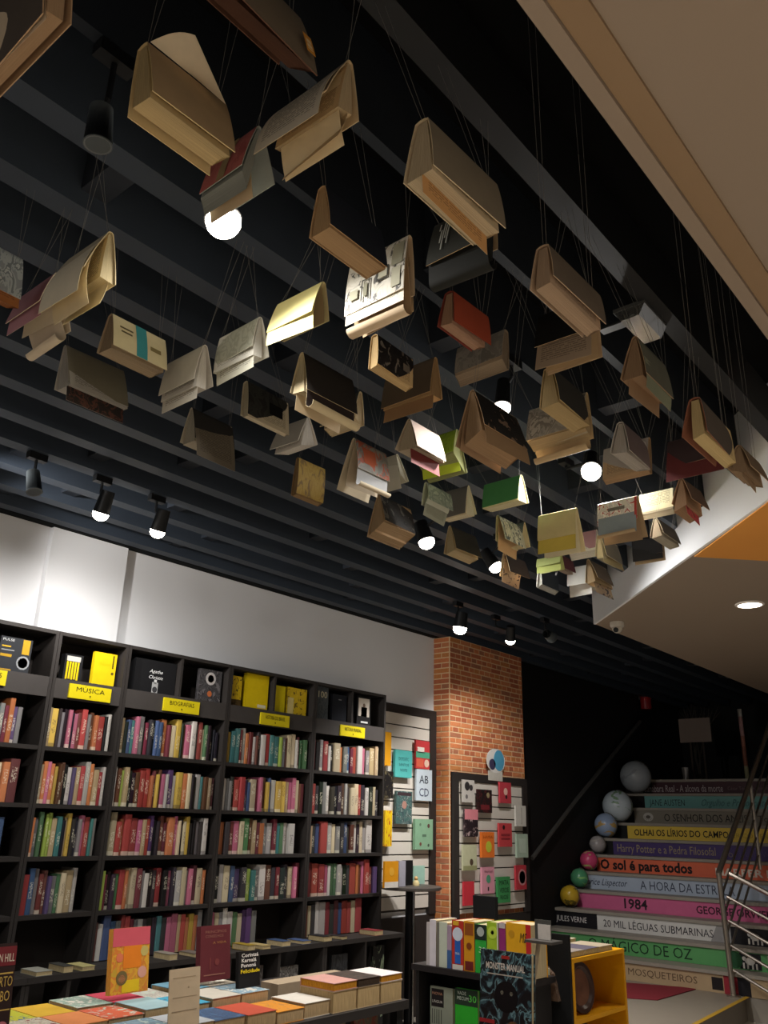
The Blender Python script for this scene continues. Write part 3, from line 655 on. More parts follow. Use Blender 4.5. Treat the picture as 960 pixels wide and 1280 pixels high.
HB('Y', (674, 711), (697, 718), (677, 730), (671, 734), ((676, 731), (672, 735)), [], '2f3a42', 'blue-black book hanging at the far end beside the ceiling dark', page='a9a8a0', z=1.52)
HB('X', (740, 706), (717, 711), (739, 728), (745, 738), None, [((741, 742), .03, 0, 'bdbcb8')], 'a7a6a0', 'pale grey book touching the fascia corner', page='b5b2aa', z=1.5)
HB('Y', (735, 700), (759, 708), (747, 722), (732, 728), ((744, 726), (734, 730)), [((745, 740), -.02, 0, 'A:a5855c,a5855c,a5855c,2f2420')], '5f4e3c', 'tan book with a dark stamp hanging before the fascia corner', page='a18660', z=1.42)
HB('Y', (748, 669), (773, 678), (758, 694), (744, 695), ((754, 697), (746, 698)), [((755, 703), -.03, 0, '8f8258')], '6b6556', 'olive grey book hanging left of the navy one', page='a29878', z=1.4)
HB('X', (828, 671), (790, 676), (829, 690), (832, 700), None, [((830, 697), .05, 0, '15171f')], '1a1d27', 'navy-black book hanging before the white fascia', page='8f7a5c', z=1.42)
HB('Y', (819, 648), (839, 667), (829, 666), (813, 671), ((827, 669), (815, 673)), [], '5f584e', 'small grey-brown book above the navy one', page='a39a84', z=1.3)
HB('X', (746, 663), (727, 668), (745, 684), (749, 694), ((745, 687), (748, 695)), [], '8a5f68', 'pinkish book half hidden behind the olive grey one', page='a9a29a', z=1.5)

E, P, e_, o_, L, k1, tofn, sp, curl = HBS['peeled-back sheet']
mb = MB(); N_ = 8
def leaf(i, j):
    u, v = i/N_, j/N_; l = L*(.03+.62*u+.30*v*(1-u*.3)); h = .018*v*(1-.9*u)+.022*math.sin(v*2.6)*(1-u); return tofn(Vector((.018+.062*v*(1-.35*u), .006+h-.055*u*v)), l)
for i in range(N_):
    for j in range(N_):
        a, b, c, d = leaf(i, j), leaf(i+1, j), leaf(i+1, j+1), leaf(i, j+1); q = Z_*.0012
        mb.face((a, b, c, d)); mb.face((a-q, d-q, c-q, b-q))
mb.build('loose_page', pm('c9bba2', .8), E, True)
# prints on the camera-side covers (u along the spine, s down the flap)
def patch(bk, u0, u1, s0, s1, col, name='printed_panel', sheet=None, off=.0036, nn=4):
    E, P, e_, o_, L, k1, tofn, sp, curl = bk
    f1 = flat2((sp/2, 0), k1 if sheet is None else sheet, curl, 40); n = [int(s0*40+.5)+round(i*(s1-s0)*40/nn) for i in range(nn+1)]
    pr = [f1[min(40, i)] for i in n]; pr2 = []
    for i, q in zip(n, pr):
        d = (f1[min(40, i+1)]-f1[max(0, i-1)]).normalized(); pr2.append(q+Vector((-d.y, d.x))*off)
    cv = [c for c in E.children if c.name.startswith('cover')][0]
    return sheetmesh(pr2, pr2, tofn, L*u0, L*u1, .0004, 0, 0, 2).build(name, MT(col), cv)
patch(HBS['teal stripe'], .42, .62, .0, 1, '3f8f96'); patch(HBS['teal stripe'], .12, .36, .3, .36, '6a6048'); patch(HBS['teal stripe'], .14, .34, .42, .48, '6a6048'); patch(HBS['teal stripe'], .68, .88, .5, .62, '8a7c54')
patch(HBS['beige band'], .40, .58, .0, 1, 'a8926c')
patch(HBS['gold sticker'], .84, .94, .55, .86, 'c98a34')
patch(HBS['gold sticker'], .86, .92, .62, .8, 'd9c49a')
for u, a0, a1 in ((.66, .12, .7), (.70, .2, .55), (.74, .12, .8), (.78, .3, .62), (.82, .12, .3)): patch(HBS['vertical lettering'], u, u+.02, a0, a1, 'b5b8b0')
for u0, u1, s0, s1, c in ((.04, .22, .08, .5, '9c9a84'), (.26, .44, .42, .44, '3a3832'), (.26, .44, .66, .68, '3a3832'), (.26, .28, .42, .68, '3a3832'), (.43, .45, .42, .68, '3a3832'), (.56, .58, .5, .9, '4a4840'), (.68, .70, .5, .9, '4a4840'), (.56, .70, .5, .52, '4a4840'), (.6, .66, .58, .84, '8a8874'), (.76, .9, .62, .8, 'a8a690'), (.28, .42, .48, .62, 'b5b29c'), (.06, .2, .56, .9, 'b8b6a0')): patch(HBS['white comic page book'], u0, u1, s0, s1, c)
for u in (.12, .2, .28): patch(HBS['lettered cover'], u, u+.04, .15, .85, 'cdc9b0')
patch(HBS['colourful white'], .3, .72, .3, .46, '7a7468'); patch(HBS['colourful white'], .0, .06, .0, 1, 'b0463e')
patch(HBS['pale flower'], .66, .84, .45, .7, '6a6258'); patch(HBS['sun print'], .5, .8, .35, .7, '0c0b0b')
patch(HBS['grey and orange'], .2, .6, .2, .75, 'a8563a')

# ================================================================ FACE-OUT BOOKS
def fbook(O, wx, wz, W, Hh, T, cover, label, art=(), name='book', cat='book', group=None, page='cdbb95', closed=False):
    """closed book standing upright, cover towards wx x wz; O = lower left front corner"""
    O = Vector(O); wx = Vector(wx).normalized(); wz = Vector(wz).normalized(); nn = wx.cross(wz)
    P = lambda u, v, d=0: O + wx*(u*W) + wz*(v*Hh) - nn*d
    E = empty(name, P(.5, 0, T/2), label, cat, group)
    def slab(mb, u0, u1, v0, v1, d0, d1, mi=0):
        a = [P(u0, v0, d0), P(u1, v0, d0), P(u1, v1, d0), P(u0, v1, d0)]; b = [P(u0, v0, d1), P(u1, v0, d1), P(u1, v1, d1), P(u0, v1, d1)]
        mb.face(a, mi); mb.face(b[::-1], mi)
        for i in range(4): mb.face((a[i], b[i], b[(i+1) % 4], a[(i+1) % 4]), mi)
    mb = MB(); t = min(.003, T*.2); slab(mb, 0, 1, 0, 1, 0, t); slab(mb, 0, 1, 0, 1, T-t, T); slab(mb, 0, .03, 0, 1, t, T-t)
    if closed: slab(mb, .97, 1, 0, 1, t, T-t); slab(mb, .03, .97, .97, 1, t, T-t); slab(mb, .03, .97, 0, .03, t, T-t)
    cv = mb.build('cover' if not closed else 'box_body', MT(cover), E)
    if not closed:
        mb = MB(); slab(mb, .031, .975, .012, .988, t*1.001, T-t*1.001); mb.build('page_block', edge_mat(page), E)
    for a in art:
        if a[0] == 'r': mb = MB(); slab(mb, a[1], a[3], a[2], a[4], -.0012, -.0001); mb.build('printed_panel', MT(a[5]), cv)
        elif a[0] == 'd':
            mb = MB(); pts = [P(a[1]+a[3]*math.cos(q)/W*Hh*(a[5] if len(a) > 5 else 1), a[2]+a[3]*math.sin(q), -.0014) for q in [2*math.pi*i/16 for i in range(16)]]
            mb.prism(pts, nn*-.0012); mb.build('printed_disc', MT(a[4]), cv)
        elif a[0] == 't': text(a[1], P(a[2], a[3], -.0016), wx, wz, (a[4]-a[2])*W, a[5]*Hh, MT(a[6]), cv, bold=a[7] if len(a) > 7 else 0, shear=a[8] if len(a) > 8 else 0, dep=.0004)
    return E
def rX(x0, y0, x1, y1, X):
    ym = (y0+y1)/2; xm = (x0+x1)/2; return onX(x0, ym, X).y, onX(x1, ym, X).y, onX(xm, y1, X).z, onX(xm, y0, X).z
def xbook(X, r, T, cover, label, art=(), z=None, Xp=None, **k):
    a, b, z0, z1 = rX(*r, Xp or X)
    if z is not None: z1 += z-z0; z0 = z
    return fbook((X, a, z0), Y_, Z_, b-a, z1-z0, T, cover, label, art, **k)
HX = SX-.045
YB = 'd0b408'
xbook(HX, (2, 799, 43, 843), .13, '2a2c30', 'dark headphone box with yellow panels on top of the far left bay', [('r', .7, .55, .93, .98, 'b58e22'), ('d', .78, .30, .2, '8c8f92'), ('d', .78, .30, .15, 'b58e22'), ('d', .78, .30, .06, '6b5312'), ('t', 'PULSE', .06, .88, .42, .07, 'c9c9c9'), ('r', .06, .7, .34, .74, 'c29a22'), ('r', .06, .6, .46, .63, '8e8e8e'), ('r', .05, .42, .4, .5, 'a8841e'), ('r', .02, .02, .45, .07, 'a8841e')], name='headphone_box', cat='box', z=ZB1+.001, Xp=SX, closed=True)
xbook(HX, (84, 822, 107, 856), .05, '1b1b1d', 'black box printed with yellow pencils in the music bay header', [('r', .12+.15*i, .05+.02*(i % 2), .22+.15*i, .72, YB) for i in range(5)]+[('r', .1, .74, .86, .93, 'b9b5ae')], name='pencil_box', cat='box', z=ZB1+.001, Xp=SX, closed=True)
xbook(HX, (121, 820, 149, 862), .03, YB, 'bright yellow notebook with elastic dot in the music bay header', [('r', .82, .55, .88, .95, '4a4010'), ('d', .86, .40, .045, '5a4c14'), ('t', 'Nuvi', .25, .62, .72, .09, 'd9b000')], name='notebook', cat='notebook', z=ZB1+.001, Xp=SX)
xbook(HX, (172, 832, 224, 874), .06, '141416', 'black tote bag box with white script lettering in the biography header', [('t', 'Agatha', .34, .62, .66, .1, 'dcdcdc', 0, .3), ('t', 'Christie', .34, .44, .68, .1, 'dcdcdc', 0, .3), ('r', .44, .02, .58, .34, '9c9c9c'), ('r', .48, .3, .54, .42, 'c0c0c0'), ('d', .51, .12, .09, '39393b')], name='tote_box', cat='bag', z=ZB1+.001, Xp=SX, closed=True)
xbook(HX, (253, 843, 281, 884), .03, 'A:3c3a3c,4a484a,2c2a2c,6a6668', 'astronaut cover book in the biography header cubby', [('d', .5, .72, .2, 'b9b4b2'), ('d', .5, .72, .12, '8a5a4e'), ('d', .5, .25, .09, 'b5653a')], z=ZB1+.001, Xp=SX)
xbook(HX, (291, 846, 307, 884), .03, 'A:cbab0c,c2a20a,cbab0c,3a3208', 'narrow yellow book with dark base at left of the header', [('r', 0, 0, 1, .22, '4c3a1c')], z=ZB1+.001, Xp=SX)
xbook(HX, (312, 848, 340, 892), .04, 'cfb408', 'large plain yellow folder in the national history header', [('r', .55, .05, .92, .14, 'd8d0b4')], name='folder', cat='folder', z=ZB1+.001, Xp=SX)
xbook(HX, (347, 862, 361, 896), .03, 'cdbc10', 'small plain yellow book right of the header divider', z=ZB1+.001, Xp=SX)
xbook(HX, (364, 864, 388, 898), .03, 'A:c9aa10,c0a20e,c9aa10,6a5610', 'yellow comic book with dark outlines in the header', [('r', .02, .02, .32, .62, 'c9b878')], z=ZB1+.001, Xp=SX)
xbook(HX, (400, 863, 415, 904), .03, 'A:3a4044,454b4e,31363a', 'dark slate book with the number 100 in the world history header', [('t', '100', .15, .66, .88, .2, 'd0c8a8')], z=ZB1+.001, Xp=SX)
xbook(HX, (420, 873, 438, 907), .035, '16181f', 'plain navy black book beside the header divider', [('r', .42, .8, .62, .83, '8a8a8a')], z=ZB1+.001, Xp=SX)
xbook(HX, (451, 876, 468, 913), .03, '1a191a', 'black framed portrait book at the right end of the header', [('r', .1, .3, .9, .92, 'bdb4a8'), ('r', .3, .3, .72, .62, '1f1e1f'), ('d', .5, .68, .07, '6a584c'), ('r', .3, .08, .8, .14, 'c9c9c9')], z=ZB1+.001, Xp=SX)

# ================================================================ SLATWALLS
SLAT = pm('cdc6bc', .6, 0, .05, 8); FRAME = pm('2a2523', .6, 0, .1, 20)
def slatwall(X, y0, y1, z0, z1, fl, fr, label):
    E = empty('slatwall', (X, (y0+y1)/2, z0), label, 'slatwall', 'slatwall display panels')
    MB().box((X-.018, y0, z0), (X-.008, y1, z1)).build('backing', pm('3a342f', .8), E)
    if fl: MB().box((X-.018, y0, z0-.04), (X+.018, y0+fl, z1)).build('frame_post', FRAME, E)
    if fr: MB().box((X-.018, y1-fr, z0-.04), (X+.018, y1, z1)).build('frame_post', FRAME, E)
    MB().box((X-.018, y0+fl, z1-.075), (X+.018, y1-fr, z1)).build('frame_rail', FRAME, E)
    z = z1-.078
    while z > z0+.03:
        zb = max(z0, z-.101); MB().box((X-.008, y0+fl+.001, zb), (X+.004, y1-fr-.001, z)).build('slat', SLAT, E); z -= .112
    return E
S1 = slatwall(WX+.022, 5.765, 6.825, H-.72, H+1.045, 0, .095, 'tall white slatwall between the bookcase and the brick pillar')
S2 = slatwall(BX+.022, 6.835, 8.165, H-.755, H+.475, .085, .09, 'dark framed white slatwall on the brick pillar front')
MB().box((WX+.004, 5.765, 0), (WX+.03, 6.825, H-.765)).build('lower_panel', FRAME, S1)
MB().box((BX+.004, 6.835, 0), (BX+.03, 8.165, H-.80)).build('lower_panel', FRAME, S2)
A1, A2 = WX+.075, BX+.075
g = 'books displayed on the slatwalls'
xbook(A1, (481, 915, 489, 957), .02, 'd9981c', 'orange book on the slatwall at the bookcase edge', group=g)
xbook(A1, (494, 938, 515, 972), .025, '4fa8a4', 'teal book with scattered lettering on the left slatwall', [('t', 'DOTS ETC', .2, .62, .8, .12, '2f5a60'), ('t', 'SANTOS', .22, .42, .8, .1, '2f5a60'), ('t', 'NOITE', .3, .22, .7, .1, '2f5a60')], group=g)
xbook(A1, (520, 926, 537, 961), .02, 'b83a3c', 'red white and green picture book on the left slatwall', [('r', 0, .38, 1, .6, '4e9a7c'), ('r', .1, .56, .6, .76, 'd9d0c6'), ('r', .05, .05, .55, .34, 'c65a44'), ('d', .78, .2, .14, 'd6b8a4')], group=g)
xbook(A1, (520.5, 962, 540, 1001), .02, 'b9c4cc', 'pale blue book with big letters A B C D', [('t', 'AB', .18, .55, .75, .26, '3a3c46'), ('t', 'CD', .18, .14, .78, .26, '3a3c55')], group=g)
xbook(A1, (481, 964, 491.5, 998), .02, 'A:1a1818,201c1c,141212,6a6048', 'black illustrated book on the slatwall beside the bookcase edge', group=g)
xbook(A1, (495.5, 989, 515, 1030), .025, 'A:3f5a58,4a6a66,34464a,7a8a84,2a3436', 'dark green fantasy cover book on the left slatwall', [('r', .05, .86, .95, .96, '3b2c30'), ('d', .5, .58, .12, 'a0786c')], group=g)
xbook(A1, (481, 1013, 490, 1058), .02, 'A:e0bc1c,e0bc1c,d8b010,b0502a', 'yellow book with red figure on the left slatwall', group=g)
xbook(A1, (519, 1024, 541, 1062), .028, '7fa587', 'sage green book with small dots on the left slatwall', [('d', .75, .78, .07, '5a3f3a'), ('d', .28, .82, .05, '5f7a64'), ('d', .3, .18, .06, '6a4a40'), ('d', .75, .14, .05, '3f4a40'), ('r', .4, .42, .62, .5, '56705c')], group=g)
xbook(A2, (579, 975, 593, 1003), .02, 'b9b3ac', 'white book with black sketched figures on the right slatwall', [('d', .35, .72, .2, '2c2829'), ('d', .7, .66, .14, '3a3536'), ('d', .3, .25, .1, '6a6464')], group=g)
xbook(A2, (597.5, 987, 615, 1016), .02, 'A:1a1516,201a1a,4a1c1e,151112', 'black book with dark red scene on the right slatwall', [('d', .72, .76, .12, '8a7a5c'), ('r', .2, .12, .8, .34, '6a2226')], group=g)
xbook(A2, (625, 978, 639, 1004), .02, 'b03a44', 'crimson book with pale figure at the slatwall top right', [('d', .5, .55, .18, 'd9aa9c'), ('d', .55, .3, .1, '3a2024')], group=g)
xbook(A2, (645, 1007, 657.5, 1033), .02, 'c6c2ba', 'white book at the right edge of the right slatwall', [('r', .5, .1, .6, .9, 'a9a49c')], group=g)
xbook(A2, (581, 1011.5, 597.5, 1046), .02, 'A:241a1e,2c2024,1d1518,a08a88', 'pink topped black manga book on the right slatwall', [('r', 0, .62, 1, 1, 'c87a82')], group=g)
xbook(A2, (602, 1040, 618, 1072), .022, 'd9702a', 'orange book with lime face on the right slatwall', [('d', .55, .42, .22, 'b5b83c'), ('t', 'HAYIA', .14, .74, .86, .12, '9a4a14')], group=g)
xbook(A2, (624, 1029, 640, 1058.5), .02, 'c04448', 'plain red book with black disc on the right slatwall', [('d', .36, .82, .1, '2c1a1c'), ('r', .15, .45, .85, .55, '8a2c32'), ('r', .15, .3, .85, .38, '8a2c32')], group=g)
xbook(A2, (646, 1042.5, 660, 1072), .02, 'a9bca9', 'pale mint book at the right frame of the slatwall', [('r', .25, .2, .8, .8, 'b9c8b8')], group=g)
xbook(A2, (579, 1056, 596, 1088), .02, 'b5b494', 'pale khaki book with a small dog on the right slatwall', [('d', .6, .32, .13, '4a3a2c'), ('r', 0, 0, 1, .18, '8a8a62')], group=g)
xbook(A2, (602.5, 1084, 618, 1117), .02, 'c98a98', 'pink book with a green disc on the right slatwall', [('d', .52, .55, .16, '4c8c6c'), ('r', .45, .1, .55, .25, '3a2c30'), ('t', 'Raphael', .2, .8, .85, .1, '8c5866')], group=g)
xbook(A2, (622, 1096, 638, 1128.5), .02, '3f8a50', 'green book with dark lettering on the right slatwall', [('t', 'MATA', .15, .68, .85, .2, '16281c'), ('t', 'VERDE', .15, .4, .85, .18, '16281c'), ('t', 'RIOS', .2, .14, .8, .16, '1c3022')], group=g)
xbook(A2, (645, 1081.5, 658, 1112), .02, 'b93a44', 'red ringed book at the lower right of the slatwall', [('d', .6, .5, .34, 'c9888a'), ('d', .6, .5, .26, 'b93a44'), ('r', .3, .4, .9, .6, '2a1c20')], group=g)
xbook(A2, (580, 1102, 593, 1132), .02, 'b8303a', 'plain scarlet book at the lower left of the slatwall', group=g)
# die-cut cat picture above the right slatwall
E_ = empty('cutout_sign', onX(619, 972, BX+.05), 'round die-cut paper sign with blue circle above the slatwall', 'sign')
a, b, z0, z1 = rX(608, 936, 631, 976, BX+.045)
def ell(cy, cz, ry, rz, X, n=20): return [(X, cy+ry*math.cos(2*math.pi*i/n), cz+rz*math.sin(2*math.pi*i/n)) for i in range(n)]
wd, ht = b-a, z1-z0
MB().prism(ell(a+wd*.5, z0+ht*.62, wd*.5, ht*.38, BX+.044), (.004, 0, 0)).build('backing', pm('cdc9c4', .6), E_)
MB().prism(ell(a+wd*.66, z0+ht*.64, wd*.28, ht*.33, BX+.0485), (.002, 0, 0)).build('blue_disc', pm('4a8fae', .6), E_)
MB().prism(ell(a+wd*.30, z0+ht*.50, wd*.17, ht*.17, BX+.0485), (.002, 0, 0)).build('cat_figure', pm('3a3550', .6), E_)
MB().box((BX+.041, a+wd*.1, z0), (BX+.047, a+wd*.85, z0+ht*.3)).build('base', pm('b9b4aa', .6), E_)

# ================================================================ ROUND BAR TABLE
T0 = onX(513, 1107, -4.775); tz = T0.z
e = empty('bar_table', (T0.x, T0.y, 0), 'tall round bar table with chrome post beside the bookcase', 'table')
MB().lathe((T0.x, T0.y, tz-.03), [(0, 0), (.245, 0), (.26, .008), (.26, .024), (.25, .03), (0, .03)], 40).build('table_top', pm('4a4541', .45), e, True)
MB().lathe((T0.x, T0.y, .03), [(.04, 0), (.04, tz-.07), (.09, tz-.06)], 20).build('post', pm('1a1a1c', .3, .6), e, True)
MB().tube((T0.x+.05, T0.y-.02, .03), (T0.x+.05, T0.y-.02, tz-.04), .008, 8).build('chrome_rod', pm('9a9a98', .2, 1), e)
MB().lathe((T0.x, T0.y, 0), [(0, .03), (.2, .03), (.22, .015), (.22, 0)], 32).build('foot', pm('1a1a1c', .35, .6), e, True)
xbook(-4.69, (481, 1072, 498, 1105), .02, 'd99418', 'orange book with white base standing on the bar table', [('r', 0, 0, 1, .22, 'd6d0c8'), ('d', .5, .6, .16, 'e0a838')], z=tz+.001)
xbook(-4.74, (499, 1073, 507, 1105), .035, 'a6a4b0', 'pale violet book standing on the bar table', z=tz+.001)
xbook(-4.81, (504, 1074, 516, 1105), .02, '141314', 'black book standing on the bar table behind the violet one', z=tz+.001)
xbook(-4.84, (517, 1082, 531, 1105), .015, '9cc0b0', 'pale teal card standing at the right of the bar table', z=tz+.001, name='card', cat='card')
e = empty('figurine', onZ(519, 1106, tz), 'small cream figurine on the bar table edge', 'figurine'); q = onZ(520, 1107, tz)
MB().lathe((q.x, q.y, tz), [(.0, 0), (.028, 0), (.03, .02), (.018, .04), (.0, .045)], 14).build('body', pm('d0bf8c', .5), e, True)
MB().sphere((q.x, q.y, tz+.056), .017, 12, 8).build('head', pm('c9a06a', .5), e, True)

# ================================================================ STAIRS
ZP, RH, TD, YS = H-1.36, .18, .25, 8.59      # platform height, riser, tread, first riser
SXR = -2.72
STONE = pm('8d867c', .5, 0, .1, 9); WHITE = pm('857c70', .45, 0, .08, 5)
pA, pB = onZ(943, 1240, ZP), onZ(850, 1288, ZP)
ex = (pB-pA); pC = pA+ex*2.2
pf = MB().prism([(WX, YS+.3, 0), (WX, YS-1.15, 0), (pA.x-1.2, YS-1.15, 0), (pC.x, pC.y, 0), (pA.x, pA.y, 0), (SXR, YS, 0), (SXR, YS+.3, 0)][::-1], (0, 0, ZP))
plat = struct('floor_landing', pf, WHITE)
dv = ex.normalized()*1.0; nv = Vector((-dv.y, dv.x, 0)).normalized()
if nv.y > 0: nv = -nv
MB().prism([pA+Vector((0, 0, .0005)), pC+Vector((0, 0, .0005)), pC-nv*.04+Vector((0, 0, .0005)), pA-nv*.04+Vector((0, 0, .0005))], (0, 0, .003)).build('yellow_edge', pm('b08a2c', .6), plat)
st = struct('staircase', MB().box((WX+.001, YS+11*TD, 0), (SXR, 13.1, ZP+11*RH)), STONE)
cols = ['a68f70', '55945a', 'c4c2bf', 'bd5c84', 'a0abbc', 'cf6446', '46366a', 'd8b848', '7c766a', '6aa09c', '462830']
lefts = [-5.05, -5.05, -5.10, -4.97, -4.99, -4.95, -4.85, -4.77, -4.78, -4.74, -4.735]
panels = []
DKW = pm('131214', .7)
for k in range(11):
    y = YS+k*TD; z = ZP+k*RH
    MB().box((WX+.001, y+.012, 0 if k == 0 else z-.03), (SXR, y+TD+.012, z+RH-.03)).build('step', STONE, st)
    MB().box((WX+.001, y-.012, z+RH-.03), (SXR, y+TD+.0, z+RH)).build('tread', STONE, st)
    if lefts[k] > WX+.06: MB().box((WX+.002, y+.004, z+.001), (lefts[k]-.001, y+.011, z+RH-.032)).build('riser_panel', DKW, st)
    panels.append(MB().box((lefts[k], y+.004, z+.001), (SXR-.005, y+.011, z+RH-.032)).build('riser_panel', pm(cols[k], .5, 0, .08, 14), st))
def rt_(k, s, x0, x1, col, h=.085, base=.05, **kw):
    """lettering on riser k between photo columns x0..x1"""
    y = YS+k*TD+.004; yy = 1230-25*k
    zc = ZP+k*RH+base
    A = onY(x0, yy, y); B = onY(x1, yy, y)
    return text(s, (A.x, y, zc), X_, Z_, B.x-A.x, h, pm(col, .6), panels[k], **kw)
def rp_(k, x0, x1, col, v0=.0, v1=1, skew=0, name='printed_panel'):
    y = YS+k*TD+.0038; yy = 1230-25*k; A = onY(x0, yy, y).x; B = onY(x1, yy, y).x; z0 = ZP+k*RH+.001; hh = RH-.034
    return MB().prism([(A, y, z0+hh*v1), (A+skew, y, z0+hh*v0), (B, y, z0+hh*v0), (B, y, z0+hh*v1)], (0, -.0012, 0)).build(name, pm(col, .55), panels[k])
BK = '17131a'
rt_(0, 'OS TRÊS MOSQUETEIROS', 742, 872, '5a4634', .06, .05); rp_(0, 905, 922, '8a2430'); rp_(0, 922, 938, '15131a'); rp_(0, 890, 904, '1c1618', .15, .85)
rt_(1, 'O MÁGICO DE OZ', 737, 866, '14301c', .095, .03); rp_(1, 925, 952, '15141a', .05, .95)
rp_(2, 690, 748, '121116', 0, 1, 0); rt_(2, 'JULES VERNE', 697, 735, 'c9c6c4', .055, .05, dep=.003); rt_(2, '20 MIL LÉGUAS SUBMARINAS', 756, 893, '26222a', .07, .035, dep=.003); rp_(2, 915, 965, '141217')
rp_(2, 898, 915, '8a8888', 0, 1, -.07)
rt_(3, '1984', 782, 811, '241620', .095, .03, bold=.02); rt_(3, 'GEORGE ORWELL', 872, 972, '3a1226', .07, .04, bold=.02)
rt_(4, 'Clarice Lispector', 729, 786, '20243a', .07, .045, shear=.4); rt_(4, 'A HORA DA ESTRELA', 802, 920, '3a4050', .09, .03)
rt_(5, 'O sol é para todos', 752, 867, '180f10', .1, .03, bold=.035); rt_(5, 'HARPER LEE', 896, 985, 'd8ccc0', .07, .03, bold=.03)
rt_(6, 'Harry Potter e a Pedra Filosofal', 773, 896, '9a8c6a', .085, .035); rt_(6, 'J.K. ROWLING', 925, 985, '5a4c74', .06, .04)
rt_(7, 'OLHAI OS LÍRIOS DO CAMPO', 794, 912, '1e1712', .07, .04, bold=.015); rt_(7, 'ERICO VERISSIMO', 917, 990, 'a88a30', .05, .045)
rt_(8, 'O SENHOR DOS ANÉIS', 831, 935, '1a1714', .085, .03); rt_(8, 'Tolkien', 948, 985, '2a2620', .07, .04)
rt_(9, 'JANE AUSTEN', 812, 856, '223436', .075, .035); rt_(9, 'Orgulho e Preconceito', 877, 960, '3f6a6c', .08, .035, shear=.45)
rt_(10, 'Guanabara Real - A alcova da morte', 800, 903, 'b9aeb0', .085, .03); rt_(10, 'César Torres + Belcone', 909, 962, '7a6668', .04, .05)
# emblems: oval with star, round glasses, little white beasts
def disc(k, px, v, r, col, rz=None, n=18, off=.0055, nm='emblem'):
    y = YS+k*TD-.0; c = onY(px, 1230-25*k, y).x; z = ZP+k*RH+v
    return MB().prism([(c+r*math.cos(2*math.pi*i/n), YS+k*TD+.0055-off, z+(rz or r)*math.sin(2*math.pi*i/n)) for i in range(n)][::-1], (0, -.001, 0)).build(nm, pm(col, .6), panels[k])
disc(8, 811, .075, .065, 'b0aca4', .05); disc(8, 811, .075, .03, '57524a', .02, off=.008)
for i in range(6):
    a = math.pi*i/6; c = onY(811, 1030, YS+8*TD).x; z = ZP+8*RH+.075
    MB().box((c-.05*math.cos(a)-.002, YS+8*TD-.004, z-.035*math.sin(a)-.002), (c-.05*math.cos(a)+.006, YS+8*TD-.003, z-.035*math.sin(a)+.004)).build('emblem', pm('57524a', .6), panels[8])
for px in (907, 914):
    c = onY(px, 1075, YS+6*TD).x; z = ZP+6*RH+.05; pts = [Vector((c+.02*math.cos(2*math.pi*i/12), YS+6*TD+.002, z+.02*math.sin(2*math.pi*i/12))) for i in range(13)]
    MB().path(pts, .003, 5).build('glasses_mark', pm('9a8c6a', .6), panels[6])
for k, px in ((1, 938), (2, 945)):
    z0 = .075
    disc(k, px, z0, .045, 'b9b4ae', .03, off=.008); disc(k, px-7, z0+.02, .018, 'b9b4ae', off=.008)
    for q in (-8, -3, 3, 8):
        c = onY(px+q, 1205-25*(k-1), YS+k*TD).x; MB().box((c-.008, YS+k*TD-.006, ZP+k*RH+.012), (c+.008, YS+k*TD-.0025, ZP+k*RH+.06)).build('emblem', pm('b9b4ae', .6), panels[k])
disc(1, 919, .075, .07, '1f4a2c', off=.004)
# red carpet on the landing
cp = [onZ(770, 1228, ZP+.002), onZ(873, 1236, ZP+.002), onZ(822, 1250.5, ZP+.002), onZ(770, 1247, ZP+.002)]
tag(MB().prism(cp, (0, 0, .006)).build('carpet', pm('74202a', .9, 0, .15, 60)), 'small red carpet at the foot of the book-spine stairs', 'carpet')
# white low wall right of the stairs
struct('wall_stair_side', MB().box((SXR+.002, YS-.05, 0), (SXR+.08, 13.1, ZP+.35)), WHITE)

# globes standing on the steps
GC = [('9aa0a6', '8a8e94', 'large grey globe, topmost on the left ends of the steps', 795, 977, 19, 10), ('b9c4cc', '7c9a7c', 'pale blue globe with green land, second from the stair top', 772, 1008, 18.5, 8), ('8fa0bc', 'b0925c', 'blue-grey globe, third from the top of the stairs', 749, 1045, 14, 7), ('9a9494', 'a5a09c', 'small plain grey globe midway down the stairs', 736, 1068, 10, 6), ('c0466e', 'a8c06a', 'small pink globe on the stairs', 721, 1088, 11, 5), ('4c8c66', '7ab06a', 'small green globe on the stairs', 709, 1109, 11, 4), ('b8982c', '6a5a20', 'small mustard yellow globe lowest on the stairs', 696, 1132, 12, 3)]
for c0, c1, lab, px, py, rp, k in GC:
    y = YS+(k-1)*TD+.1; P = onY(px, py, y); r = rp/FPX*((P-CAM).dot(fwd)); P = onY(px, py, YS+k*TD-r-.02-(.04 if k == 7 else 0)); r = rp/FPX*((P-CAM).dot(fwd)); zt = ZP+k*RH
    if P.x-r < WX+.01: P.x = WX+.012+r
    E_ = empty('globe', (P.x, P.y, zt), lab, 'globe', 'globes on the left ends of the steps')
    P.z = max(P.z, zt+r+.012)
    MB().sphere(P, r, 28, 16).build('ball', art_mat([c0, c0, c0, c1], 3.2, .25, px*.01), E_, True)
    MB().lathe((P.x, P.y, zt), [(0, 0), (r*.5, 0), (r*.5, .01), (r*.15, .02), (r*.12, P.z-r-zt+.004), (0, P.z-r-zt+.004)], 18).build('stand', pm('1e1c1c', .4), E_, True)
    arc = [P+Vector((math.sin(t)*(r+.008), 0, -math.cos(t)*(r+.008))) for t in [i*math.pi/10 for i in range(11)]]
    MB().path(arc, .004, 6).build('meridian', pm('6a665e', .3, .7), E_)
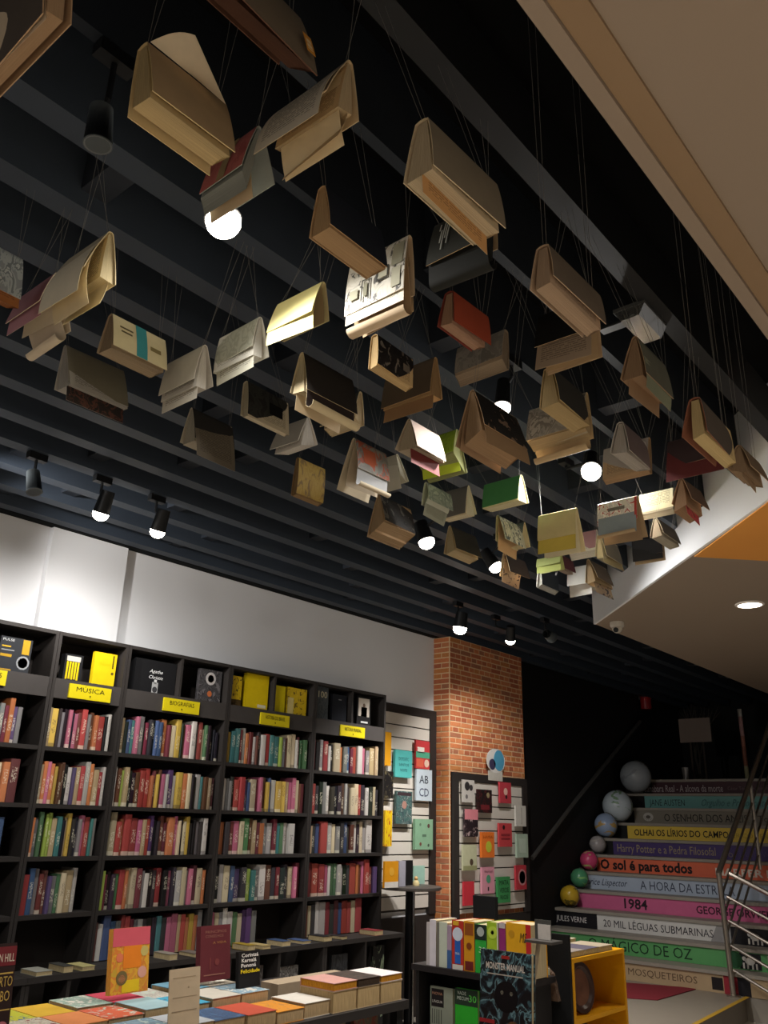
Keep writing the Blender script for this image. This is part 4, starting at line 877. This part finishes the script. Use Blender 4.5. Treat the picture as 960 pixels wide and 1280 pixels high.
# wall handrail
hr = [onX(665, 1073, WX+.07), onX(720, 1000, WX+.07), onX(800, 902, WX+.07)]
e = empty('handrail', hr[0], 'grey handrail climbing the black stair wall', 'handrail')
MB().path(hr, .022, 10).build('rail', pm('5c5a57', .4, .5), e)
for q in (hr[0]*.7+hr[1]*.3, hr[1]*.5+hr[2]*.5): MB().tube(q, (WX+.001, q.y, q.z-.05), .009, 6).build('bracket', pm('4a4846', .4, .5), e)
# steel stair railing
CH = pm('a39a90', .28, .85, .05)
b0 = Vector((-3.04, YS-.07, ZP)); t0 = onY(912, 1092, b0.y); t0 = Vector((b0.x-.02, b0.y, t0.z))
e = empty('stair_railing', b0, 'steel railing with slanted bars at the right of the stairs', 'railing')
MB().tube(b0, t0, .024, 10).build('post', CH, e); MB().lathe(b0, [(0, .012), (.06, .012), (.06, 0)], 18).build('base_plate', CH, e)
slope = RH/TD; up_ = Vector((0, 1, slope))
MB().path([t0, t0+up_*2.55], .026, 10).build('handrail', CH, e)
for j in range(1, 5): MB().path([t0+Vector((0, .05, -.17*j)), t0+Vector((0, .05, -.17*j))+up_*2.45], .011, 8).build('bar', CH, e)
for yy in (1.2, 2.4): MB().tube(t0+up_*yy, t0+up_*yy+Vector((0, 0, -.86)), .02, 8).build('post', CH, e)
dn = onY(960, 1116, b0.y-.02)-onY(912, 1092, b0.y-.02); dn.y = -.05
dn = Vector((dn.x, -.12*abs(dn.x), dn.z)).normalized()
for j, (px, py) in enumerate([(912, 1092), (909, 1121), (911, 1151), (914, 1182), (917, 1213)]):
    q = onY(px, py, b0.y-.03); MB().path([q, q+dn*1.15], .022 if j == 0 else .014, 8).build('handrail' if j == 0 else 'bar', CH, e)
MB().tube((b0+dn*1.1)+Vector((0, -.03, 0)) - Vector((0, 0, (b0+dn*1.1).z)), t0+dn*1.1, .02, 8).build('post', CH, e)
# dark upper landing: extinguisher, grey board, cup, wrapped pole, dried branches
YT = YS+11*TD; ZTOP = ZP+11*RH
P = onX(807, 876, WX+.09)
e = empty('fire_extinguisher', P, 'red fire extinguisher on the dark wall above the stairs', 'extinguisher')
MB().lathe((P.x, P.y, P.z-.12), [(0, 0), (.07, .0), (.075, .02), (.075, .28), (.03, .36), (.0, .36)], 18).build('cylinder', pm('8a1c20', .35), e, True)
MB().tube((P.x, P.y, P.z+.24), (P.x, P.y, P.z+.34), .025, 10).build('valve', pm('55534f', .4, .6), e); MB().path([(P.x, P.y+.02, P.z+.3), (P.x+.02, P.y+.1, P.z+.22), (P.x+.02, P.y+.09, P.z)], .012, 8).build('hose', BLACK, e)
MB().box((WX-.002, P.y-.03, P.z+.02), (P.x-.05, P.y+.03, P.z+.08)).build('wall_bracket', pm('3a3836', .5), e)
yb = YT+.35; A = onY(848, 899, yb); B = onY(890, 927, yb)
e = empty('easel_board', ((A.x+B.x)/2, yb, ZTOP), 'grey rectangular board on a stand at the stair top', 'board')
MB().box((A.x, yb-.01, B.z), (B.x, yb+.01, A.z)).build('board', pm('76685f', .6, 0, .08, 5), e)
for q in (.3, .7): MB().tube((A.x+(B.x-A.x)*q, yb+.02, ZTOP), (A.x+(B.x-A.x)*q, yb+.015, A.z), .012, 6).build('leg', pm('3a322c', .6), e)
P = onY(857, 966, YT+.12); e = empty('vase', (P.x, YT+.12, ZTOP), 'small shiny glass vase on the top step', 'vase')
MB().lathe((P.x, YT+.12, ZTOP), [(0, .004), (.03, .004), (.035, 0), (.05, .17), (.046, .17), (.03, .01), (0, .01)], 18).build('glass', pm('8a8682', .12, .5, .05, 10, .6), e, True)
P = onY(928, 920, YT+.5); zt = onY(920, 852, YT+.5).z
e = empty('wrapped_pole', (P.x, YT+.5, ZTOP), 'pole wrapped in white and pink tape at the stair top', 'pole')
seg = [ZTOP, ZTOP+.2, ZTOP+.45, P.z+.0, P.z+.25, ZS+.0]
for (za, zb), c in zip(zip(seg, seg[1:]), ['8f8c6a', '7a4a38', '8a5a4a', 'a07a78', 'b5b2ac']): MB().tube((P.x, YT+.5, za), (P.x, YT+.5, zb), .026, 10).build('wrap', pm(c, .6, 0, .3, 40), e)
random.seed(41); Q = onY(874, 960, YT+.75); e = empty('dried_branch', (Q.x, YT+.75, ZTOP), 'dark dried branches rising above the grey board', 'branch'); mb = MB()
def grow(p, d, r, n):
    if n == 0: return
    q = p+d*random.uniform(.14, .2); mb.tube(p, q, r, 6, 0, r*.75)
    for _ in range(2 if n > 1 else 1): grow(q, (d+Vector((random.uniform(-.4, .4), random.uniform(-.3, .3), random.uniform(-.1, .4)))).normalized(), r*.72, n-1)
grow(Vector((Q.x, YT+.75, ZTOP)), Vector((0, 0, 1)), .024, 6); mb.build('limbs', pm('3a352f', .8), e)
MB().lathe((Q.x, YT+.75, ZTOP), [(0, 0), (.08, 0), (.1, .12), (.09, .12), (.0, .1)], 18).build('pot', pm('2a2624', .6), e, True)

# ================================================================ MEZZANINE FIXTURES
P = onZ(937, 755, ZS); e = empty('recessed_downlight', P, 'round glowing downlight in the beige soffit at the right', 'downlight')
MB().lathe(P, [(.10, 0), (.10, -.008), (.082, -.012), (.082, -.004)], 28).build('trim_ring', pm('e8e2d8', .5), e, True)
MB().lathe(P+Vector((0, 0, -.010)), [(0, 0), (.084, 0)], 28).build('diffuser', emit('fff1dc', 5), e)
DL0 = (P.copy(), e)
P = onZ(771, 778, ZS); e = empty('security_camera', P, 'white dome security camera on the soffit edge', 'camera')
MB().lathe(P, [(0, 0), (.055, 0), (.055, -.03), (.05, -.04), (0, -.04)], 24).build('mount', pm('c9c4ba', .4), e, True)
MB().sphere(P+Vector((0, 0, -.045)), .042, 20, 12).build('ball', pm('b9b2a6', .4), e, True); q = P+Vector((0, 0, -.045)); dq = (CAM-q).normalized(); dq = (dq+Vector((-.3, 0, -.35))).normalized()
MB().tube(q+dq*.030, q+dq*.046, .02, 16).build('lens', pm('050505', .1), e)
# the other downlights of the mezzanine soffit, above and behind the photographer
def downlight(x, y, label):
    P = Vector((x, y, ZS)); e = empty('recessed_downlight', P, label, 'downlight', 'recessed downlights of the mezzanine')
    MB().lathe(P, [(.10, 0), (.10, -.008), (.082, -.012), (.082, -.004)], 28).build('trim_ring', pm('e8e2d8', .5), e, True)
    MB().lathe(P+Vector((0, 0, -.010)), [(0, 0), (.084, 0)], 28).build('diffuser', DIFF, e)
    beam(P, e)
DIFF = emit('fff1dc', 5)
def beam(P, e, k=1.0):
    l = bpy.data.lights.new('downlight_beam', 'SPOT'); l.energy = DOWN_W; l.spot_size = math.radians(112); l.spot_blend = .8; l.shadow_soft_size = .08; l.color = (1, .88, .73)
    lo = bpy.data.objects.new('downlight_beam', l); C.objects.link(lo); lo.location = P+Vector((0, 0, -.03)); put(lo, e); l.energy *= k
beam(*DL0, .3)
for x, nx in ((.35, 'near'), (1.9, 'far')):
    for y, ny in ((-1.8, 'rear'), (.2, 'second'), (2.2, 'third')):
        downlight(x, y, 'recessed soffit downlight outside the frame, %s column, %s row' % (nx, ny))
# clear emergency light under the joists
P = onZ(801, 406, ZJ-.03); e = empty('emergency_light', P, 'clear grey emergency light box under the right ceiling beam', 'light fixture')
MB().box((P.x-.06, P.y-.10, ZJ-.010), (P.x+.06, P.y+.10, ZJ+.004)).build('base', pm('4a4b4a', .5), e)
MB().box((P.x-.155, P.y-.02, ZJ-.004), (P.x-.06, P.y+.02, ZJ+.004)).build('bracket', pm('2a2b2c', .5), e)
gm, gb = base('clear_plastic', .15, 0, .5); gb.inputs['Transmission Weight'].default_value = .8; gb.inputs['Base Color'].default_value = lin('9c9e9a'); gb.inputs['IOR'].default_value = 1.2
mb = MB(); mb.prism([(P.x-.058, P.y-.098, ZJ-.010), (P.x-.035, P.y-.098, ZJ-.052), (P.x+.035, P.y-.098, ZJ-.052), (P.x+.058, P.y-.098, ZJ-.010)], (0, .196, 0)); mb.build('cover', gm, e)
MB().tube((P.x, P.y-.08, ZJ-.03), (P.x, P.y+.08, ZJ-.03), .008, 10).build('tube', pm('b9b9b4', .4), e)

# ================================================================ DISPLAY TABLE (foreground left)
TZ = .80                        # table top height
TX0, TX1, TY0, TY1 = -3.52, -2.70, 1.25, 3.44
e = empty('display_table', ((TX0+TX1)/2, (TY0+TY1)/2, 0), 'black display table covered with flat books in the foreground', 'table')
MB().box((TX0, TY0, TZ-.035), (TX1, TY1, TZ)).build('table_top', pm('2a2624', .55), e)
for x in (TX0+.02, TX1-.06):
    for y in (TY0+.02, TY1-.06): MB().box((x, y, 0), (x+.04, y+.04, TZ-.035)).build('leg', BLACK, e)
MB().box((TX0+.03, TY0+.03, .34), (TX1-.03, TY1-.03, .36)).build('lower_shelf', pm('2a2624', .55), e)
MB().box((TX0+.20, TY0+.03, .36), (TX0+.22, TY1-.03, TZ-.035)).build('back_board', BLACK, e)
def flat_book(x0, y0, w, d, z, t, col, label, rot=0, page='c9ac7c', group='books lying on the display table', art=None):
    """book lying flat: spine on -X side, fore-edge towards +X"""
    E = empty('flat_book', (x0+w/2, y0+d/2, z), label, 'book', group)
    mb = MB().box((x0, y0, z), (x0+w, y0+d, z+.002)); mb.box((x0, y0, z+t-.002), (x0+w, y0+d, z+t)); mb.box((x0, y0, z+.002), (x0+.003, y0+d, z+t-.002))
    cv = mb.build('cover', MT(col), E)
    MB().box((x0+.003, y0+.003, z+.002), (x0+w-.003, y0+d-.003, z+t-.002)).build('page_block', edge_mat(page), E)
    if art: MB().box((x0+w*art[0], y0+d*art[1], z+t), (x0+w*art[2], y0+d*art[3], z+t+.0006)).build('printed_panel', MT(art[4]), cv)
    return E
rowsX = [-2.92, -3.13, -3.34]
pal = {
 0: [('c86a34', 'orange and red'), ('d8d4cc', 'white'), ('b8b4c8', 'lavender'), ('d4c9a4', 'cream'), ('7fa5b5', 'pale blue'), ('bcc0c4', 'silver grey'), ('3f5f8a', 'dark blue'), ('b04a34', 'brick red'), ('c98224', 'orange gold'), ('d8cfc0', 'ivory')],
 1: [('4a6880', 'slate blue'), ('b9b8b0', 'light grey'), ('d9cdb4', 'sand'), ('d0814c', 'salmon orange'), ('c85a3c', 'tomato red'), ('9fc2c8', 'pale aqua'), ('3f9ab5', 'turquoise'), ('c9c0ae', 'beige'), ('8fb0c0', 'sky grey'), ('9a8c80', 'taupe')],
 2: [('5a7488', 'steel blue'), ('c4c2bc', 'pale white'), ('b5b42c', 'yellow green'), ('c9a030', 'mustard'), ('a8c4b0', 'mint'), ('c94a5c', 'rose red'), ('d0c8b8', 'off-white'), ('6aa0b8', 'sea blue'), ('b8a890', 'fawn'), ('8a8278', 'warm grey')]}
random.seed(5)
rl = ['row nearest the camera', 'middle row', 'row next to the shelves']
flat_tops = {}
for r in range(3):
    y = 1.40
    for j in range(10):
        col, nm = pal[r][j]; d = .150; wdt = .198
        if r == 0 and y+d > 3.0 and j > 7: pass
        t = random.choice([.045, .06, .07, .055]) + .012*r
        if y+d < (3.42 if r == 0 else 2.92):
            c2 = random.choice(['d9d2c4', 'b07a3c', '4a6a8a', 'b8c4b4', '8a3a34', 'cfc8ba'])
            flat_book(rowsX[r]+random.uniform(-.008, .004), y, wdt, d, TZ+.001, t, ds(col, .15, .92) if j % 2 else 'A:%s,%s,%s,%s' % (ds(col, .15, .92), ds(col, .2, .8), ds(col, .15, .92), c2), '%s book lying flat on the display table, %s' % (nm, rl[r]), page='c2a67c')
            flat_tops[(r, j)] = TZ+.001+t
        y += .155
# cardboard strip and end books
e_ = tag(MB().box((-3.16, 2.95, TZ+.001), (-3.05, 3.43, TZ+.07)).build('cardboard_box', pm('9c8a72', .8)), 'long low cardboard box lying at the far end of the table', 'box')
for y, nm in ((2.955, 'first'), (3.11, 'second'), (3.265, 'third')): flat_book(-2.92, y, .2, .15, TZ+.001, .08, 'b8a284', 'thick tan book at the base of the %s stack near the table end' % nm)
flat_book(-2.92, 2.955, .2, .15, TZ+.082, .03, 'b98a80', 'pink topped orange-edged book lying at the table end', page='c98a2c')
flat_book(-2.92, 3.11, .2, .15, TZ+.082, .03, 'A:3a302a,4a3c34,2a2420', 'dark photo book lying second from the table end', page='4a3c30')
flat_book(-2.92, 3.265, .2, .15, TZ+.082, .028, 'cfc4c0', 'white topped orange-edged book at the far table end', page='c98a2c')

def ybook(Yp, r, T, cover, label, art=(), z=None, lean=.0, **k):
    """book whose cover faces the camera side (-Y)"""
    x0, y0, x1, y1 = r; ym = (y0+y1)/2; xm = (x0+x1)/2; A = onY(x0, ym, Yp).x; B = onY(x1, ym, Yp).x; z0 = onY(xm, y1, Yp).z; z1 = onY(xm, y0, Yp).z
    if z is not None: z1 += z-z0; z0 = z
    return fbook((A, Yp, z0), X_, Vector((0, lean, 1)), B-A, z1-z0, T, cover, label, art, **k)
def stand_x(X, r, T, cover, label, art=(), z=None, lean=-.12, zmax=9, **k):
    a, b, z0, z1 = rX(*r, X)
    if z is not None: z0 = z
    z1 = min(z1, zmax)
    return fbook((X, a, z0), Y_, Vector((lean, 0, 1)), b-a, z1-z0, T, cover, label, art, **k)
zt = lambda r, j: flat_tops.get((r, j), TZ)+.0015
gs = 'books standing up on the display table'
stand_x(-3.16, (143, 1160, 189, 1234), .03, 'A:c8842c,d09a2c,c8742c,b8942c', 'orange pink and yellow illustrated book standing on the table', [('r', 0, .72, 1, 1, 'c4525c'), ('r', .3, .38, .78, .72, 'd9781c'), ('d', .28, .24, .11, '6a5a34'), ('d', .28, .22, .07, 'c98a5c'), ('d', .82, .3, .09, 'c9907c'), ('d', .2, .55, .07, 'd0704c'), ('d', .86, .62, .08, 'b8a45c'), ('r', .3, .02, .75, .2, 'd6b01c')], z=TZ+.1, group=gs)
stand_x(-3.16, (253, 1157, 290, 1226), .03, '5c2428', 'tall maroon book with gold lettering standing on the table', [('t', 'PRINCÍPIOS', .15, .86, .85, .05, '8a5a4c'), ('t', 'CONSELHOS', .15, .78, .75, .05, '8a5a4c'), ('t', 'A VIDA', .4, .66, .85, .045, 'a06a3c'), ('d', .55, .33, .06, '6e3230'), ('r', .3, .2, .34, .42, '6e3230'), ('r', .12, .1, .82, .12, '8a5a4c')], z=TZ+.1, group=gs)
stand_x(-3.02, (300, 1189, 326, 1240), .02, '161312', 'black book with white and yellow title words standing on the table', [('t', 'Corintsá', .12, .84, .92, .1, 'd6d2ca', .02), ('t', 'Karnalá', .12, .70, .82, .1, 'd6d2ca', .02), ('t', 'Pononá', .10, .56, .80, .1, 'd6d2ca', .02), ('t', 'Felicidade', .08, .40, .98, .1, 'd9c01c', .02)], z=TZ+.085, group=gs)
stand_x(-2.80, (-16, 1181, 22, 1263), .03, '2c1c1a', 'dark book with gold title cut off by the left edge', [('r', 0, .78, 1, .97, '6a2428'), ('t', 'ON HILL', .3, .82, .95, .08, 'd0c4b0'), ('t', 'SPERTO', .2, .58, .95, .1, 'b5964c'), ('t', 'DIABO', .2, .44, .9, .1, 'b5964c'), ('r', .1, .7, .95, .715, 'b5964c'), ('r', .1, .35, .95, .362, 'b5964c'), ('d', .75, .18, .07, 'b56a74'), ('d', .6, .14, .05, 'b56a74')], z=TZ+.075, group=gs)
E_ = stand_x(-2.72, (214, 1211, 252, 1278), .004, 'cbb79a', 'blank-looking cream price card standing on the front books', [('r', .12, .84, .85, .85, 'a8957c'), ('r', .12, .5, .9, .51, 'a8957c'), ('r', .1, .26, .9, .275, '9a8870'), ('d', .62, .66, .018, 'a08c74')], z=TZ+.06, name='price_card', cat='card', closed=True)
# books leaning under the table
for x0, x1, c, lab in ((415, 440, '6a5a48', 'brown book standing on the lower shelf of the display table'), (450, 480, 'A:5a5240,6a5a48,7a3a2c', 'patterned book standing on the lower shelf near the table corner')):
    stand_x(-2.76, (x0, 1262, x1, 1310), .02, c, lab, z=.362, lean=-.1, zmax=.74)
# books lying on the ledge under the bookcases
random.seed(9)
lb = [(23, 55, '8a8a80', 'grey'), (58, 78, '3a3a36', 'charcoal'), (82, 108, 'a8a06c', 'olive'), (195, 213, '8c8478', 'taupe'), (228, 250, '6a6058', 'brown-grey'), (298, 315, '8c7424', 'gold'), (317, 336, 'a08c5c', 'bronze'), (343, 363, '2f3f5c', 'blue'), (370, 390, '3a4a6c', 'navy'), (398, 418, '1c1a1c', 'black'), (422, 436, '2a2426', 'dark brown'), (466, 487, '7a2c30', 'wine red')]
for k, (x0, x1, c, nm) in enumerate(lb):
    ym = 1205-(x0-128)*.104
    a, b = onZ(x0, ym, ZL).y, onZ(x1, ym, ZL).y
    flat_book(LX-.165, a, .16, b-a-.004, ZL+.001, .022+.012*(k % 2), c, '%s book lying flat on the ledge below the shelves' % nm, page='cbb78c', group='books lying on the bookcase ledge')
# dim face-out books in the base cubbies
for X, r, c, lab in ((LX-.09, (306, 1208, 328, 1240), 'A:4a4644,6a6664,3a3634', 'grey crowd photo book in the cubby behind the black title book'), (LX-.09, (345, 1208, 372, 1245), 'A:6a6866,4a4846,8a8886,2c2a2a', 'grey patterned book leaning in a lower cubby'), (LX-.09, (414, 1193, 434, 1236), 'A:2e3034,3a3c40,222428', 'dark grey book in the cubby above the table end'), (LX-.09, (466, 1182, 480, 1222), 'A:121212,161616,101010,8a9a80', 'black book with a pale green figure in the last cubby')):
    a, b, z0, z1 = rX(*r, X)
    fbook((X, a, .0815), Y_, Z_, b-a, z1-.0815 if z1 < .7 else .6, .02, c, lab)

# ================================================================ BLACK SHELF UNIT (centre)
UY = 4.17; UX0 = onZ(522, 1203, H-.73).x; UX1 = -2.50; UZ = H-.73
e = empty('black_shelf_unit', ((UX0+UX1)/2, UY+.2, 0), 'low black shelf unit carrying upright books in the centre', 'shelf')
MB().box((UX0, UY, UZ-.03), (UX1, UY+.26, UZ)).build('top_board', pm('221d1d', .5), e)
for x in (UX0+.02, UX1-.04): MB().box((x, UY+.02, 0), (x+.02, UY+.24, UZ-.03)).build('side_panel', pm('1b1817', .6), e)
MB().box((UX0+.04, UY+.22, 0), (UX1-.04, UY+.24, UZ-.03)).build('back_panel', pm('1b1817', .6), e)
MB().box((UX0+.04, UY+.03, UZ-.32), (UX1-.04, UY+.219, UZ-.30)).build('middle_shelf', pm('221d1d', .5), e)
gu = 'books on the black shelf unit'
def ub(x0, x1, ytop, dep, cov, lab, art=(), Yo=.02):
    A = onY(x0, 1180, UY+Yo).x; B = onY(x1, 1180, UY+Yo).x; zt_ = onY((x0+x1)/2, ytop, UY+Yo).z
    fbook((A, UY+Yo, UZ+.001), X_, Z_, B-A-.001, zt_-UZ, dep, cov, lab, art, group=gu)
ub(533, 537, 1153, .2, 'b5adac', 'thin pale grey book, leftmost on the black shelf unit')
ub(537, 545, 1150, .2, 'cdc6cc', 'thick white book, second on the black shelf unit')
ub(546, 549, 1153, .2, '6a665e', 'thin grey box, third on the black shelf unit')
ub(549, 559, 1153, .2, 'b9bfae', 'pale green-white box set on the black shelf unit')
ub(559, 564.5, 1157, .2, 'a08a9c', 'lilac and blue spine book on the black shelf unit', [('r', 0, 0, 1, .42, '3a5a8a')])
ub(565, 579.5, 1151, .2, 'b03024', 'red boxed dictionary with blue label on the black shelf unit', [('r', .25, .12, .75, .62, '2a5aa8'), ('d', .5, .72, .14, 'c9d0dc'), ('r', .05, 0, .95, .1, 'cfc9c0'), ('r', .1, .9, .6, .99, 'd0a02c'), ('t', 'ESPANHOL', .32, .3, .68, .05, 'd0d4dc')])
ub(580, 593, 1152, .2, 'c98a1c', 'orange dictionary with maroon foot on the black shelf unit', [('r', .1, .02, .9, .2, '6a2420'), ('r', .1, .72, .9, .96, '8a4a1c'), ('d', .5, .5, .07, '7a3c14')])
ub(594, 608, 1156, .2, '2fa03c', 'green book with white numbers on the black shelf unit', [('t', '30', .35, .42, .95, .12, 'b9d8b0'), ('r', 0, .68, 1, 1, '1f2a24'), ('d', .5, .85, .1, 'a9b0aa')])
ub(609, 623, 1153, .2, '9ab82c', 'lime green book beside the monitor', [('d', .5, .8, .12, 'b8d048'), ('d', .5, .8, .04, '3a4a10'), ('r', .9, 0, 1, 1, 'cfc8b8')])
ub(624, 632, 1154, .2, '8a2c6a', 'purple book on the black shelf unit', [('r', 0, .9, 1, 1, 'b8b0b0')])
ub(633, 664, 1155, .16, 'd9a01c', 'yellow and red comic book at the right of the unit', [('r', .8, 0, 1, 1, 'b8282c'), ('t', 'MS', .55, .66, .85, .18, '2a1c14', 0, .3), ('d', .22, .8, .07, 'b8861c')])
# face-out books on the middle shelf
ybk = UY+.07
ybook(ybk, (538, 1218, 566, 1268), .02, '8f9484', 'grey-green book with dark title block inside the black unit', [('r', .05, .5, .6, .95, '221c1c'), ('t', 'NOVA', .1, .8, .55, .07, 'b8866a'), ('t', 'LINGUA', .1, .6, .55, .07, 'c9c4ba')]+[('r', .08+.1*i, .08, .11+.1*i, .44, '4a4a42') for i in range(5)], z=UZ-.299)
ybook(ybk, (569, 1222, 597, 1276), .02, '34b030', 'bright green book with white title inside the black unit', [('r', 0, .62, 1, 1, '2a3a2c'), ('t', 'VADE', .1, .86, .5, .08, 'c4ccc0'), ('t', 'MECUM', .1, .74, .6, .08, 'c4ccc0'), ('t', '30', .62, .72, .95, .16, '5ac84c')], z=UZ-.299)
# black monitor behind the unit
P = onY(606, 1150, 5.6); w2 = .13
e = empty('monitor', (P.x, 5.6, 0), 'black back of a monitor on a desk stand beyond the upright books', 'monitor')
A = onY(592, 1119, 5.6); B = onY(620, 1149, 5.6)
MB().box((A.x, 5.59, B.z-.06), (B.x, 5.63, A.z)).build('screen_back', BLACK, e); MB().tube((P.x, 5.62, .03), (P.x, 5.62, B.z), .025, 12).build('stand', BLACK, e)
MB().box((P.x-.14, 5.5, 0), (P.x+.14, 5.74, .03)).build('base', BLACK, e)

# ================================================================ SECOND FRONT TABLE with the big art book
FY0, FY1, FX0, FX1, FZ = 2.35, 3.36, -2.42, -1.62, H-.80
e = empty('low_table', ((FX0+FX1)/2, (FY0+FY1)/2, 0), 'small dark table at the bottom edge carrying the monster book', 'table')
MB().box((FX0, FY0, FZ-.03), (FX1, FY1, FZ)).build('table_top', pm('2a2422', .5), e)
for x in (FX0+.02, FX1-.06):
    for y in (FY0+.02, FY1-.06): MB().box((x, y, 0), (x+.04, y+.04, FZ-.03)).build('leg', BLACK, e)
bk = 3.20
mz = FZ+.001
ybook(bk, (598, 1172, 662, 1290), .03, art_mat(['0c0f14', '18222a', '3c5a62', '6a9098', '12100f', '22323a', '0c0f14'], 4.2, .4, 3.1), 'large dark monster art book with white title standing front centre', [('t', 'MONSTER MANUAL', .12, .80, .88, .07, 'd8d2c8', .02), ('r', .42, .92, .58, .955, 'a02c28'), ('r', .14, .74, .84, .752, 'b8b0a4'),
    ('d', .52, .52, .165, '120e10'), ('d', .44, .56, .022, 'b8b4a0'), ('d', .62, .56, .022, 'b8b4a0'), ('r', .40, .42, .66, .455, '3a2a24'), ('d', .66, .18, .10, '6a4a30'), ('d', .80, .12, .05, 'b06a34'), ('r', 0, .22, .3, .26, 'a82c30')]+
    [('r', .42+.03*i, .455, .428+.03*i, .48, 'b8b4a0') for i in range(8)], z=mz, lean=.06)
flat_book(-2.36, 2.78, .26, .34, FZ+.001, .035, 'A:6a3a30,7a5a4c,8a4a34,5a4a44', 'reddish photo book lying on the low table at the bottom edge', page='a8542c', group='books on the low table')
flat_book(-2.36, 2.44, .26, .3, FZ+.001, .03, 'b05a34', 'orange book lying on the low table below the frame', page='b88a5c', group='books on the low table')

# ================================================================ YELLOW SHELF UNIT
GX, GZ = -2.44, H-.65
g0, g1 = onX(715, 1200, GX).y, onX(780, 1188, GX).y
YM = pm('d99a08', .5, 0, .06, 10)
e = empty('yellow_shelf_unit', (GX-.2, (g0+g1)/2, 0), 'yellow open shelf unit with two cubbies beside the stairs', 'shelf')
for y in (g0, g1-.022): MB().box((GX-.40, y, 0), (GX, y+.022, GZ-.022)).build('side_panel', YM, e)
MB().box((GX-.40, g0, GZ-.022), (GX, g1, GZ)).build('top_board', YM, e)
for z in (GZ-.31, GZ-.60): MB().box((GX-.38, g0+.0225, z), (GX-.001, g1-.0225, z+.022)).build('shelf_board', YM, e)
MB().box((GX-.40, g0+.022, .02), (GX-.382, g1-.022, GZ-.022)).build('back_panel', YM, e)
for k, z in enumerate((GZ-.288, GZ-.578)):
    c = Vector((GX-.06, g0+.19, z+.128)); E_ = empty('wooden_plate', (c.x, c.y, z), 'dark oval wooden plate standing in the %s yellow cubby' % ('upper' if k == 0 else 'lower'), 'plate', 'oval wooden plates')
    u = Vector((.25, .97, 0)).normalized(); n = Vector((.97, -.25, .12)).normalized(); wv = n.cross(u).normalized()
    if wv.z < 0: wv = -wv
    def ring(r0, d0, m=28): return [c+u*(r0*.098*math.cos(2*math.pi*i/m))+wv*(r0*.125*math.sin(2*math.pi*i/m))+n*d0 for i in range(m)]
    prof = [(0.0001, -.012), (1.0, -.010), (1.0, .012), (.82, .014), (.7, .0), (0.0001, -.002)]; mb = MB(); mc = MB()
    for j, ((r0, d0), (r1, d1)) in enumerate(zip(prof, prof[1:])):
        A, B = ring(r0, d0), ring(r1, d1); t_ = mc if j == 4 else mb
        for i in range(28): t_.face((A[i], A[(i+1) % 28], B[(i+1) % 28], B[i]))
    mb.build('rim', pm('3a241c', .4), E_, True); mc.build('centre', pm('6a4634', .5, 0, .35, 18), E_, True)
# books lying on the yellow unit, black display board with a wrapped bag
by = g0+.012
for k, (c, nm) in enumerate((('8a8078', 'grey photo'), ('5a5460', 'dark violet'), ('a89a84', 'sand'))):
    flat_book(GX-.215, by, .2, .165, GZ+.001, .028, c, '%s book lying on the front of the yellow unit top' % nm, page='cdbb8c', group='books on the yellow unit'); by += .17
flat_book(GX-.40, g0+.05, .18, .2, GZ+.001, .055, 'c9bc8c', 'cream stack book at the back left of the yellow unit top', page='d0c394', group='books on the yellow unit')
flat_book(GX-.40, g0+.27, .18, .2, GZ+.001, .045, 'b8b096', 'pale stack book at the back right of the yellow unit top', page='d0c394', group='books on the yellow unit')
e = empty('black_display_board', (GX-.2, g0-.03, 0), 'tall black display board on the side of the yellow unit', 'board')
A = onY(662, 1176, g0-.03)
MB().box((A.x-.0, g0-.028, 0), (GX-.002, g0-.004, GZ+.115)).build('board', BLACK, e)
MB().box((A.x, g0-.055, 0), (GX-.05, g0-.03, .05)).build('foot', BLACK, e)
q0 = onY(673, 1207, g0-.05); q1 = onY(699, 1252, g0-.05)
e = empty('wrapped_bag', ((q0.x+q1.x)/2, g0-.04, q1.z), 'brown bag in clear wrap with a cream tag on the black board', 'bag')
mb = MB(); mb.prism([(q0.x-.0, g0-.0295, q1.z), (q1.x, g0-.0295, q1.z), (q1.x-.03, g0-.0295, q0.z-.03), (q0.x+.05, g0-.0295, q0.z), (q0.x+.015, g0-.0295, q0.z-.01)], (0, -.03, 0)); mb.build('bag_body', art_mat(['4a3a30', '6a5444', '3a2c26', '8a7868'], 9, .25), e)
MB().box((q0.x+.03, g0-.0635, q0.z-.085), (q0.x+.075, g0-.0605, q0.z-.005)).build('tag', pm('c4bf9c', .6), e); MB().box((q0.x+.04, g0-.031, q0.z-.02), (q0.x+.045, g0-.0285, q0.z+.01)).build('hook', LBLK, e)
# sign stand with a small white card
sy = UY-.12; P = onY(680, 1175, sy)
e = empty('sign_stand', (P.x-.06, sy, 0), 'thin stand with a flat plate holding a small white card', 'stand')
MB().box((P.x-.075, sy-.06, P.z-.012), (P.x+.075, sy+.05, P.z)).build('plate', pm('5a5652', .4, .5), e)
b_ = onY(660, 1282, sy-.05)
MB().path([(P.x-.03, sy, P.z-.012), (b_.x, sy-.05, b_.z), (b_.x-.06, sy-.08, .02)], .011, 8).build('pole', pm('9a8a72', .5), e)
MB().lathe((b_.x-.06, sy-.08, 0), [(0, .02), (.12, .02), (.13, 0)], 24).build('base', BLACK, e, True)
a0 = onY(672, 1155, sy); a1 = onY(688, 1171, sy)
e = empty('small_card', ((a0.x+a1.x)/2, sy, P.z), 'small white card in a clear holder on the thin stand', 'card')
MB().box((a0.x, sy, P.z+.001), (a1.x, sy+.004, a0.z)).build('card', pm('c9c2ba', .6), e); MB().box((a0.x-.02, sy+.006, P.z+.001), (a1.x+.0, sy+.012, a0.z+.02)).build('holder', pm('4a4a46', .3), e)
